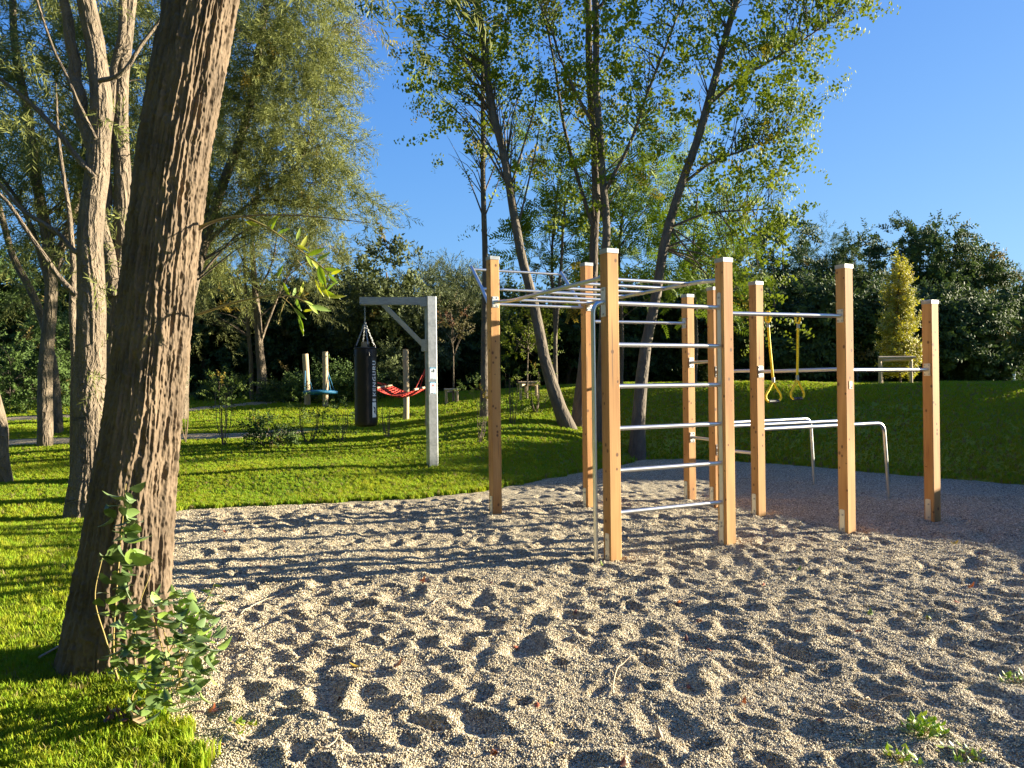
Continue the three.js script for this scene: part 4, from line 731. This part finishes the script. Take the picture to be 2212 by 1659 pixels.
// shrubs and herbs along the foot of the wood
{
  const spots = [[20, 800, 70, 80, 21.5, 'fresh', 'sunlit green bush at the left edge of the lawn'], [85, 830, 60, 55, 21.8, 'fresh', 'sunlit green bush beside the thin leaning trunk'], [120, 745, 40, 60, 23, 'fresh', 'tall sunlit bush behind the thin leaning trunk'], [690, 835, 40, 22, 23.5, 'fresh', 'low leafy bush behind the blue nest swing'], [760, 828, 40, 24, 23.5, 'fresh', 'low leafy bush right of the nest swing posts'], [620, 848, 35, 20, 24, 'dark', 'low dark bush right of the bare-legged willow'], [480, 850, 30, 20, 25, 'dark', 'low dark bush left of the bare-legged willow'], [830, 800, 40, 40, 25, 'olive', 'leafy bush right behind the punching bag']];
  spots.forEach(([x, y, rx, ry, D, tone, label], i) => { const [a, c] = TONES[tone]; tree('bush', label, 'bush', [rooted(stem([[x, y + ry], [x + 2, y]], D, 0.02, 0.008, { n: 4, seg: 6 }))], toBlobs([[x, y, rx, ry, 60], [x - rx * 0.5, y + ry * 0.3, rx * 0.5, ry * 0.6, 25], [x + rx * 0.5, y + ry * 0.2, rx * 0.5, ry * 0.6, 25]], D), { ...WOOD, a: a.map(v => v * 1.25), b: c.map(v => v * 1.25), sprig: S_SMALL, size: 1.5, L: 0.4, k: 4, floor: -1, branch: 0.4, seed: 930 + i, group: 'bushes along the edge of the lawn' }); });
}
// shrubs on the bank just outside the right edge, whose shade falls across the middle of the bank
[[13.2, 15.6, 1.25]].forEach(([x, d, h], i) => {
  reseed(940 + i); const y = landHeight(x, -d), blobs = []; for (let k = 0; k < 5; k++) blobs.push({ c: V(x + rr(-0.7, 0.7), y + h * rr(0.3, 0.7), -d + rr(-0.7, 0.7)), r: V(0.8, h * 0.28, 0.8), n: 42 });
  tree('bank_shrub', 'shrub on the bank just outside the right edge', 'bush', [{ pts: [V(x, y - 0.1, -d), V(x, y + h * 0.5, -d), V(x + 0.1, y + h * 0.85, -d)], r0: 0.06, r1: 0.02, n: 8, seg: 8 }], blobs, { ...WOOD, a: TONES.dark[0], b: TONES.dark[1], L: 0.5, floor: -1, seed: 950 + i });
});
// trees standing round the playground behind and beside the camera, which keep the open sky off the ground
[[-9, -6, 10, 'behind and left of the viewer'], [-3, -9, 11, 'straight behind the viewer'], [4, -9.5, 10, 'behind and right of the viewer'], [10, -8, 10, 'far behind on the right'], [-13, -1, 11, 'left of the viewer, first from behind'], [-14, 4, 10, 'left of the viewer, second from behind'], [-15, 9, 10, 'left of the viewer, third from behind'], [0.5, -13, 13, 'in the second row behind the viewer'], [-8, -12, 13, 'in the second row behind on the left'], [8, -13, 13, 'in the second row behind on the right']].forEach(([x, d, h, where], i) => {
  reseed(960 + i); const y = landHeight(x, -d), blobs = []; for (let k = 0; k < 8; k++) blobs.push({ c: V(x + rr(-1.8, 1.8), y + h * rr(0.22, 0.82), -d + rr(-1.8, 1.8)), r: V(2.1, h * 0.2, 2.1), n: 40 });
  tree('park_tree', `leafy park tree outside the picture ${where}`, 'tree', [{ pts: [V(x, y - 0.1, -d), V(x, y + h * 0.5, -d), V(x + 0.1, y + h * 0.85, -d)], r0: 0.2, r1: 0.04, n: 8, seg: 8 }], blobs, { ...WOOD, a: TONES.fresh[0], b: TONES.fresh[1], sprig: S_BIG, size: 1.6, L: 1.1, seed: 980 + i, group: 'park trees round the viewer' });
});
console.log('wood done');
// ------------------------------------------------------------ young trees and their stake frames
function stakeFrame(label, c, w, h, three, turn) {
  const g = thing('stake_frame', label, 'tree stakes', c, 'wooden stake frames of young trees'), r = 0.04;
  const X = V(Math.cos(turn), 0, -Math.sin(turn)), Z = V(Math.sin(turn), 0, Math.cos(turn));
  const q = (u, v, y) => { const p = c.clone().addScaledVector(X, u).addScaledVector(Z, v); p.y = (y === null ? landHeight(p.x, p.z) - 0.1 : c.y + y); return p; };
  const feet = three ? [[-w / 2, 0.25], [w / 2, 0.25], [0, -0.35]] : [[-w / 2, 0.2], [w / 2, 0.2], [w / 2, -0.3], [-w / 2, -0.3]];
  for (const [u, v] of feet) part('stake', tube([q(u, v, null), q(u, v, h)], () => r, 12), logWood, g);
  part('crossbar', tube([q(-w / 2 - 0.06, 0.25 + r, h - 0.04), q(w / 2 + 0.1, 0.25 + r, h - 0.04)], () => r * 0.9, 12), logWood, g);
  part('crossbar', tube([q(w / 2, 0.3, h - 0.1), q(three ? 0 : w / 2, -0.4, h - 0.1)], () => r * 0.9, 12), logWood, g);
  part('crossbar', tube([q(-w / 2, 0.3, h - 0.1), q(three ? 0 : -w / 2, -0.4, h - 0.1)], () => r * 0.9, 12), logWood, g);
}
const onLand = (px, D, py = 840) => { const p = W(px, py, D); p.y = landHeight(p.x, p.z); return p; };
{
  const D = 20, b = onLand(1944, D), blobs = [];
  for (let k = 0; k < 17; k++) { const f = k / 16, hw = (40 * Math.min(1, 0.6 + 2 * f) * Math.pow(1 - f, 0.7) + 2) * (0.8 + 0.35 * hash(k, 3, 5)); blobs.push([1944 + 9 * (hash(k, 1, 9) - 0.5), mix(815, 592, f), Math.max(2, hw - 8), 12, Math.round(5 + hw * 0.8)]); }
  tree('columnar_tree', 'narrow golden-yellow columnar young tree on top of the bank', 'tree', [rooted(stem([[1944, 840], [1946, 720], [1945, 580]], D, 0.035, 0.008, { n: 12, seg: 8 }))], toBlobs(blobs, D), { sprig: S_SMALL, leaf: leafMat(lin(1, 1, 1), 0.45), bark: darkBark, a: [0.26, 0.28, 0.015], b: [0.50, 0.42, 0.02], L: 0.28, k: 4, size: 1.25, droop: -0.7, rise: 0.7, shell: 0.8, branch: 0.5, seed: 1001 });
  stakeFrame('wooden stake frame around the golden columnar tree', onLand(1922, 19.3), 0.86, 0.80, true, 0.12);
}
tree('young_tree', 'slender young tree with sparse brownish crown on the bank crest', 'tree', [rooted(stem([[979, 830], [979, 770], [977, 720], [974, 672]], 22, 0.028, 0.008, { n: 12, seg: 8 }))], toBlobs([[975, 700, 24, 26, 12], [965, 680, 18, 20, 8], [990, 690, 18, 24, 8], [978, 725, 20, 14, 5]], 22), { sprig: S_SMALL, leaf: mBroad, bark: willowBark, a: [0.06, 0.075, 0.02], b: [0.17, 0.13, 0.05], L: 0.35, k: 3, size: 1.2, rise: 0.6, branch: 1, warm: 0.15, warmTone: [0.22, 0.10, 0.05], seed: 1002 });
stakeFrame('small stake frame around the slender brownish young tree', onLand(977, 22), 0.32, 0.48, true, 0);
tree('young_tree', 'young tree with bright yellow-green leaves between the frame posts', 'tree', [rooted(stem([[1138, 830], [1140, 760], [1142, 700], [1140, 655]], 19.5, 0.025, 0.008, { n: 12, seg: 8 }))], toBlobs([[1140, 700, 32, 26, 20], [1112, 730, 24, 22, 12], [1165, 740, 26, 22, 12], [1135, 755, 30, 18, 12], [1185, 690, 16, 20, 6], [1142, 665, 16, 16, 7]], 19.5), { sprig: S_SMALL, leaf: mFrond, bark: willowBark, a: [0.13, 0.19, 0.015], b: [0.24, 0.27, 0.02], L: 0.35, k: 3, size: 1.5, rise: 0.3, branch: 1, seed: 1003 });
stakeFrame('small stake frame around the yellow-green young tree', onLand(1139, 20), 0.42, 0.50, true, 0.1);

// ------------------------------------------------------------ thin-stemmed shrubs planted on the lawn
const shrubTone = { green: [[0.06, 0.10, 0.016], [0.13, 0.18, 0.025]], dark: [[0.04, 0.075, 0.016], [0.075, 0.12, 0.025]], lime: [[0.10, 0.15, 0.015], [0.20, 0.24, 0.02]] };
function shrub(label, px, py, top, spread, n, blobs, tone, s, o = {}) {
  const b = groundAt(px, py), D = -b.z; reseed(s); const stems = [];
  for (let i = 0; i < n; i++) { const a = rr(-1, 1), h = mix(py, top, rr(0.75, 1)); stems.push({ pts: [V(b.x + rr(-0.05, 0.05), b.y - 0.05, b.z + rr(-0.05, 0.05)), W(px + a * spread * 0.75, mix(py, h, 0.35), D + rr(-0.12, 0.12)), W(px + a * spread, h, D + rr(-0.2, 0.2))], r0: 0.009, r1: 0.003, n: 8, seg: 6, from: 0.4 }); }
  const [a, c] = shrubTone[tone];
  tree('shrub', label, 'shrub', stems, toBlobs(blobs, D), { sprig: S_SMALL, leaf: mBroad, bark: o.bark || twigMat, a, b: c, L: 0.22, k: 3, size: o.size || 0.7, rise: 0.3, branch: 0.5, seed: s + 1, reach: 0.7, group: 'shrubs planted on the lawn' });
}
shrub('thin upright shrub with bare stems and a leafy top, near the pale path', 483, 966, 815, 24, 9, [[483, 845, 28, 24, 26], [500, 830, 16, 18, 10], [470, 850, 16, 20, 10]], 'green', 1101);
shrub('half-hidden upright shrub at the edge of the large leaning trunk', 400, 962, 830, 14, 5, [[404, 850, 12, 18, 8]], 'green', 1111);
shrub('low dense dark-leaved shrub on the lawn', 583, 972, 915, 36, 8, [[582, 942, 26, 22, 40], [562, 928, 16, 12, 10], [602, 948, 16, 12, 10]], 'dark', 1121, { size: 0.95 });
shrub('loose pale-stemmed shrub right of the dense dark one', 664, 962, 865, 40, 10, [[655, 905, 34, 26, 14], [645, 870, 20, 20, 8], [680, 890, 22, 30, 6]], 'green', 1131, { bark: willowBark });
shrub('short shrub with few leaves left of the punching bag', 738, 957, 875, 22, 6, [[732, 940, 22, 14, 16], [740, 890, 16, 18, 10]], 'dark', 1141);
shrub('bare twiggy shrub below the red hammock', 838, 950, 868, 16, 8, [[840, 880, 16, 16, 4]], 'green', 1151);
shrub('bare curved shrub left of the nearest monkey bar post', 1034, 962, 850, 22, 8, [[1030, 845, 22, 16, 10], [1040, 880, 14, 14, 3]], 'green', 1161, { bark: willowBark });
shrub('pale-stemmed shrub with leaves just right of the far left post', 1106, 920, 800, 18, 8, [[1098, 815, 16, 14, 10], [1112, 888, 16, 12, 8]], 'lime', 1171, { bark: willowBark });
shrub('shrub with lime leaves in front of the bent poplar', 1160, 896, 800, 24, 9, [[1165, 880, 22, 16, 12], [1168, 810, 14, 14, 7], [1150, 850, 20, 16, 4]], 'lime', 1181, { bark: willowBark });

// ------------------------------------------------------------ hammock and nest swing
const logPost = (name, label, px, top, D, r, lean = 0, group) => { const b = onLand(px, D), t = W(px + lean, top, D); const g = thing(name, label, 'post', b, group); part('log', tube(curve([V(b.x, b.y - 0.15, b.z), V(mix(b.x, t.x, 0.5) + 0.01, mix(b.y, t.y, 0.5), b.z), t], 8), () => r, 14), logWood, g); const e = part('end_grain', tube([t.clone().add(V(0, 0.001, 0)), t.clone().add(V(0, 0.008, 0))], () => r * 0.97, 14), logWood, g); return [b, t]; };
const redRope = std({ color: lin(0.62, 0.05, 0.03), roughness: 0.7 }), blueRope = std({ color: lin(0.012, 0.15, 0.30), roughness: 0.65 });
{
  const G = 'hammock posts';
  const far = logPost('hammock_post', 'upright log post behind the red hammock', 876, 755, 18.6, 0.075, 0, G), near = logPost('hammock_post', 'brown log post half hidden behind the bag stand', 925, 740, 16.8, 0.085, 0, G), left = logPost('hammock_post', 'log post hidden behind the punching bag', 795, 775, 19.6, 0.075, 0, G);
  const a = W(801, 822, 18.9), b = W(921, 792, 16.75), h = thing('hammock', 'red rope net hammock with wooden spreader bars behind the punching bag', 'hammock', W(868, 866, 16.7));
  // net: a sagging sheet of ropes between two spreader bars
  const P0 = W(826, 836, 16.6), P1 = W(913, 838, 16.9), half = V(0.12, 0.03, -0.42);
  const S = (u, v) => { const p = P0.clone().lerp(P1, u); p.y -= 0.22 * Math.sin(Math.PI * clamp(u)) * (1 - 0.35 * v * v); p.addScaledVector(half, v); return p; };
  for (let i = -4; i <= 4; i++) part('net_rope', tube(Array.from({ length: 17 }, (_, k) => S(k / 16, i / 4)), () => 0.011, 6), redRope, h);
  for (let k = 1; k < 16; k++) part('net_rope', tube(Array.from({ length: 9 }, (_, i) => S(k / 16, i / 4 - 1)), () => 0.011, 6), redRope, h);
  for (const u of [0, 1]) { const s = part('spreader_bar', rod(S(u, -1.12), S(u, 1.12), 0.024, 10), logWood, h), e = u ? b : a; for (const v of [-1, -0.4, 0.4, 1]) part('hanging_rope', rod(S(u, v), e, 0.008, 6), redRope, h); }
  part('hook_sleeve', rod(b, W(925, 783, 16.8), 0.03, 10), whitePaint, h);
}
{
  const G = 'nest swing posts';
  const p1 = logPost('swing_post', 'pale tilted log post left of the blue nest swing', 664, 765, 22.2, 0.09, -5, G), p2 = logPost('swing_post', 'upright brown log post right of the blue nest swing', 702, 760, 21.8, 0.08, 0, G);
  const c = W(692, 848, 22.0), s = thing('nest_swing', 'round blue nest swing hanging between two log posts', 'swing', c), R = 0.46, ring = [];
  for (let k = 0; k <= 40; k++) { const t = k / 40 * Math.PI * 2; ring.push(V(c.x + R * Math.cos(t), c.y + 0.03 * Math.sin(t), c.z + R * Math.sin(t))); }
  part('rim', tube(ring, () => 0.05, 12, { open: true }), blueRope, s);
  for (let k = -3; k <= 3; k++) { const u = k / 4 * R, w = Math.sqrt(R * R - u * u); part('net_rope', rod(V(c.x + u, c.y - 0.02, c.z - w), V(c.x + u, c.y - 0.02, c.z + w), 0.01, 6), blueRope, s); part('net_rope', rod(V(c.x - w, c.y - 0.02, c.z + u), V(c.x + w, c.y - 0.02, c.z + u), 0.01, 6), blueRope, s); }
  for (const [p, t] of [[p1[1], 2.6], [p1[1], 4.0], [p2[1], 0.6], [p2[1], 5.6]]) part('hanging_rope', rod(V(c.x + R * Math.cos(t), c.y, c.z + R * Math.sin(t)), p.clone().add(V(0, -0.35, 0)), 0.012, 6), blueRope, s);
}
// two small marker posts far behind the bank
[[1852, 824, 'thin dark marker post far behind the bank left of the golden tree'], [2191, 826, 'small white and blue marker post at the far right']].forEach(([px, py, label], i) => {
  const b = onLand(px, 24), g = thing('marker_post', label, 'post', b), t = b.y + (i ? 0.42 : 0.36);
  part('pole', rod(V(b.x, b.y - 0.1, b.z), V(b.x, t - 0.12, b.z), 0.035, 10), i ? whitePaint : rubber, g); part('head', rod(V(b.x, t - 0.12, b.z), V(b.x, t, b.z), 0.05, 10), i ? std({ color: lin(0.25, 0.35, 0.5), roughness: 0.5 }) : rubber, g);
});

// ------------------------------------------------------------ climbing shrub at the foot of the near willow: each leaf on its own
function ovate(L, w, curl, cup) {
  const pos = [], idx = [], n = 6; for (let i = 0; i <= n; i++) { const f = i / n, e = w / 2 * Math.pow(Math.sin(Math.PI * Math.pow(f, 0.72)), 0.85) * (i === n ? 0 : 1), y = L * f, z = -curl * L * f * f; pos.push(-e, y, z + cup * e, 0, y, z, e, y, z + cup * e); if (i) for (const k of [0, 1]) { const a = (i - 1) * 3 + k; idx.push(a, a + 1, a + 4, a, a + 4, a + 3); } }
  const g = new THREE.BufferGeometry(); g.setAttribute('position', new THREE.Float32BufferAttribute(pos, 3)); g.setIndex(idx); g.computeVertexNormals(); return g;
}
const OV = [ovate(1, 0.55, 0.25, 0.35), ovate(1, 0.62, 0.1, 0.25), ovate(1, 0.5, 0.45, 0.5)];
const ivy = [[0.12, 0.19, 0.055], [0.16, 0.25, 0.06], [0.22, 0.33, 0.05], [0.09, 0.15, 0.04]].map(c => leafMat(lin(...c), 0.3, { roughness: 0.5 }));
{
  reseed(1300);
  const base = groundAt(300, 1480), g = thing('climbing_shrub', 'leafy green climbing shrub at the foot of the large leaning trunk', 'shrub', V(base.x, 0, base.z));
  const vines = [[[[255, 1500], [245, 1400], [250, 1300], [258, 1200], [266, 1110], [272, 1045]], 3.90], [[[300, 1500], [290, 1400], [300, 1310], [325, 1240]], 3.86], [[[330, 1490], [370, 1400], [420, 1340], [455, 1280], [462, 1262]], 3.78], [[[280, 1510], [330, 1450], [400, 1430], [455, 1400]], 3.62], [[[262, 1490], [228, 1380], [205, 1290], [222, 1200]], 3.9], [[[300, 1530], [340, 1500], [380, 1520], [420, 1490]], 3.5]];
  for (const [l, d] of vines) { const pts = curve(l.map(([x, y], i) => W(x, y, d + 0.04 * (i % 2))), 24); pts[0].y = Math.min(pts[0].y, -0.02); part('stem', tube(pts, f => mix(0.0055, 0.002, f), 7), limeStem, g, pts[0]); }
  const put = (px, py, d, s, to = g) => { const q = new THREE.Quaternion().setFromEuler(new THREE.Euler(rr(0.2, 1.5), rr(-1.2, 1.4), 0, 'YXZ')).multiply(new THREE.Quaternion().setFromEuler(new THREE.Euler(0, rr(-0.5, 0.5), rr(1.6, 4.7)))); const p = W(px, py, d); p.y = Math.max(p.y, 0.04); sharedPart('leaf', OV[Math.floor(rnd() * 3)], ivy[Math.floor(rnd() * 3.99)], to, p, q, s); };
  for (let k = 0; k < 70; k++) { const f = k / 70; put(mix(262, 270, f) + gauss() * mix(48, 14, f), mix(1330, 1055, f), mix(3.76, 3.94, f) + rr(-0.08, 0.03), rr(0.08, 0.14) * mix(1, 0.85, f)); }
  const bb = groundAt(385, 1490), bush = thing('leafy_bush', 'bushy green plant spilling onto the gravel beside the trunk foot', 'shrub', V(bb.x, 0, bb.z));
  for (let k = 0; k < 6; k++) { const q = W(330 + k * 22 + rr(-10, 10), 1380 + rr(-70, 60), 3.55 + rr(-0.15, 0.15)), a = V(bb.x + rr(-0.06, 0.06), -0.02, bb.z + rr(-0.06, 0.06)); part('stem', tube(curve([a, a.clone().lerp(q, 0.5).add(V(0, 0.05, 0)), q], 10), f => mix(0.005, 0.002, f), 6), limeStem, bush); }
  for (let k = 0; k < 330; k++) { let x, y; do { x = rr(-1, 1); y = rr(-1, 1); } while (x * x + y * y > 1); const px = 352 + x * 118 + y * 10, py = 1408 + y * 132 - x * 25; if (py < 1250 || (px < 270 && py > 1470)) continue; put(px, py, rr(3.3, 3.72) + 0.0010 * (1400 - py), rr(0.045, 0.105), bush); }
  for (const [x, y] of [[462, 1262], [455, 1275], [466, 1285], [450, 1290], [470, 1300], [440, 1300], [462, 1318]]) put(x, y, 3.78, 0.045);
  const fm = leafMat(lin(0.13, 0.27, 0.012), 0.5, { roughness: 0.5 });                 // one bright feathery leaf
  for (let k = 0; k < 16; k++) { const f = k / 15, c = W(mix(372, 440, f), mix(1318, 1385, f) - 12 * Math.sin(3 * f), 3.7), s = k % 2 ? 1 : -1; sharedPart('leaflet', OV[2], fm, g, c, new THREE.Quaternion().setFromEuler(new THREE.Euler(0.5, 0.2, s > 0 ? -0.9 : 2.4)), 0.055); }
}
// ------------------------------------------------------------ weeds, fallen leaves and twigs on the gravel
function onGravel(px, py) { const o = V(0, EYE, 0), p = W(px, py, 1).sub(o); let t = -EYE / p.y; for (let k = 0; k < 5; k++) t = (gravelHeight(p.x * t, p.z * t) - EYE) / p.y; const q = V(p.x * t, 0, p.z * t); q.y = gravelHeight(q.x, q.z); return q; }
{
  reseed(1400); const wm = [[0.24, 0.40, 0.012], [0.36, 0.46, 0.015], [0.15, 0.28, 0.015]].map(c => leafMat(lin(...c), 0.45, { roughness: 0.55 }));
  [[1998, 1590, 42, 95, 'bright green weed clump on the gravel at the lower right'], [2192, 1475, 26, 18, 'small weed with an orange leaf at the right edge of the gravel'], [1945, 1652, 40, 22, 'low green weed at the bottom edge of the gravel'], [2075, 1648, 46, 24, 'spreading weed in the bottom right corner'], [520, 1582, 34, 14, 'flat little weed on the gravel right of the climbing shrub']].forEach(([px, py, r, n, label]) => {
    const b = onGravel(px, py), g = thing('weed', label, 'plant', b, 'weeds growing in the gravel'), R = r * M(-b.z);
    for (let k = 0; k < 5; k++) { const a = rr(0, 6.28), e = V(b.x + Math.cos(a) * R * 0.8, b.y + R * rr(0.3, 1), b.z + Math.sin(a) * R * 0.8); part('stem', tube(curve([b.clone().add(V(0, -0.02, 0)), b.clone().lerp(e, 0.5).add(V(0, 0.02, 0)), e], 5), f => mix(0.0025, 0.001, f), 5), limeStem, g); }
    for (let k = 0; k < n; k++) { const a = rr(0, 6.28), q = Math.sqrt(rnd()); const p = V(b.x + Math.cos(a) * R * q, b.y + 0.01 + R * rr(0.1, 1) * (1 - 0.6 * q), b.z + Math.sin(a) * R * q * 0.8); sharedPart('leaf', OV[k % 3], wm[Math.floor(rnd() * 2.99)], g, p, new THREE.Quaternion().setFromEuler(new THREE.Euler(rr(0.5, 1.6), rr(0, 6.28), rr(-0.4, 0.4), 'YXZ')), rr(0.024, 0.042)); }
  });
  const curled = [ovate(1, 0.75, 0.5, 0.9), ovate(1, 0.6, -0.4, 0.7), ovate(1, 0.3, 0.3, 0.4)];
  const hue = { orange: [0.55, 0.16, 0.02], brown: [0.16, 0.055, 0.022], rust: [0.34, 0.085, 0.025], yellow: [0.62, 0.40, 0.03], green: [0.22, 0.30, 0.03], tan: [0.38, 0.27, 0.14] };
  const hm = Object.fromEntries(Object.entries(hue).map(([k, c]) => [k, leafMat(lin(...c), 0.25, { roughness: 0.6 })]));
  const list = [[1862, 1363, 'orange', 0.055], [1535, 1410, 'orange', 0.04], [1490, 1482, 'rust', 0.05], [780, 1443, 'yellow', 0.08, 2], [1193, 1608, 'yellow', 0.07, 2], [1063, 1622, 'orange', 0.05], [655, 1370, 'brown', 0.05], [715, 1377, 'brown', 0.07], [890, 1335, 'brown', 0.06], [850, 1440, 'brown', 0.06], [480, 1612, 'orange', 0.045], [450, 1538, 'rust', 0.05], [908, 1255, 'orange', 0.05], [2090, 1268, 'orange', 0.06], [2008, 1335, 'green', 0.045], [1722, 1232, 'green', 0.05], [1302, 1221, 'green', 0.06, 2], [2055, 1174, 'yellow', 0.07], [1880, 1330, 'green', 0.045], [1376, 1636, 'rust', 0.05], [1340, 1660, 'brown', 0.05], [1245, 1335, 'brown', 0.05], [975, 1310, 'brown', 0.06], [1060, 1260, 'rust', 0.045], [1110, 1395, 'rust', 0.045], [1485, 1388, 'brown', 0.06], [1510, 1340, 'orange', 0.045], [930, 1500, 'brown', 0.06], [740, 1510, 'brown', 0.06], [1650, 1262, 'rust', 0.05], [2110, 1190, 'rust', 0.055], [1795, 1250, 'orange', 0.045], [2060, 1300, 'rust', 0.04], [1470, 1300, 'orange', 0.045], [1290, 1275, 'rust', 0.05], [600, 1240, 'rust', 0.05], [490, 1150, 'rust', 0.05], [560, 1225, 'orange', 0.045], [2020, 1480, 'tan', 0.05], [1940, 1455, 'rust', 0.04], [1600, 1520, 'rust', 0.045], [1780, 1560, 'brown', 0.05], [1160, 1520, 'rust', 0.045], [1430, 1600, 'tan', 0.05], [1150, 1000, 'rust', 0.05], [500, 1320, 'brown', 0.06]];
  const nth = ['first', 'second', 'third', 'fourth', 'fifth', 'sixth', 'seventh', 'eighth', 'ninth', 'tenth', 'eleventh', 'twelfth', 'thirteenth', 'fourteenth', 'fifteenth', 'sixteenth'];
  list.sort((a, b) => a[0] - b[0]); const seen = {};
  list.forEach(([px, py, h, s, k], i) => {
    const o = nth[seen[h] = (seen[h] ?? -1) + 1];
    const p = onGravel(px, py); p.y += 0.012; const m = shade(new THREE.Mesh(curled[k ?? i % 2], hm[h])); m.name = numbered('fallen_leaf'); m.position.copy(p); m.scale.setScalar(s);
    m.quaternion.setFromEuler(new THREE.Euler(rr(1.1, 1.9), rr(0, 6.28), rr(-0.4, 0.4), 'YXZ')); scene.add(m); info(m, `${o} fallen ${h} leaf from the left on the gravel`, 'leaf', `fallen ${h} leaves on the gravel`);
  });
  // a small heap of dry leaves in the corner by the grass
  for (let i = 0; i < 14; i++) { const p = onGravel(628 - 345 + gauss() * 30, 1615 + gauss() * 18); p.y = Math.max(p.y, landHeight(p.x, p.z)) + rr(0.08, 0.11); const m = shade(new THREE.Mesh(curled[i % 2], i % 3 ? hm.tan : hm.brown)); m.name = numbered('dry_leaf'); m.position.copy(p); m.scale.setScalar(rr(0.045, 0.075)); m.quaternion.setFromEuler(new THREE.Euler(rr(1, 2), rr(0, 6.28), rr(-0.6, 0.6), 'YXZ')); scene.add(m); info(m, 'dry curled leaf in the heap at the lower left grass edge', 'leaf', 'dry leaves heaped at the grass edge'); }
  const twigs = [[[[1480, 1505], [1482, 1470], [1500, 1440], [1530, 1420]].map(([x, y]) => [x - 155, y]), 0.0045, 'pale curved twig lying on the gravel near the bottom centre'], [[[2000 - 130, 1515], [1920, 1508], [2010, 1518]].map(([x, y]) => [x, y]), 0.004, 'thin dark twig on the gravel above the weed clump'], [[[520, 1330], [600, 1290], [650, 1278]], 0.004, 'thin twig on the gravel right of the climbing shrub'], [[[935, 1310], [945, 1298], [985, 1292]], 0.005, 'short pale twig on the gravel left of the posts'], [[[2000, 1610], [2024, 1622], [2060, 1600]].map(([x, y]) => [x - 1320, y]), 0.004, 'thin twig on the gravel at the bottom left'], [[[85, 1500], [130, 1470], [165, 1430]], 0.007, 'bent dry twig on the grass below the leaning trunk']];
  twigs.forEach(([l, r, label], i) => { const pts = curve(l.map(([x, y]) => { const p = onGravel(x, y); p.y = Math.max(p.y, i === 5 ? 0.06 : -1) + 0.012; return p; }), 18); pts.forEach(p => { if (i !== 5) p.y = gravelHeight(p.x, p.z) + 0.014; }); single('twig', tube(pts, f => mix(r, r * 0.5, f), 7), std({ color: lin(0.42, 0.33, 0.22), roughness: 0.85 }), label, 'twig', pts[0].clone(), 'fallen twigs'); });
}
console.log('small done');
renderer.render(scene, camera);
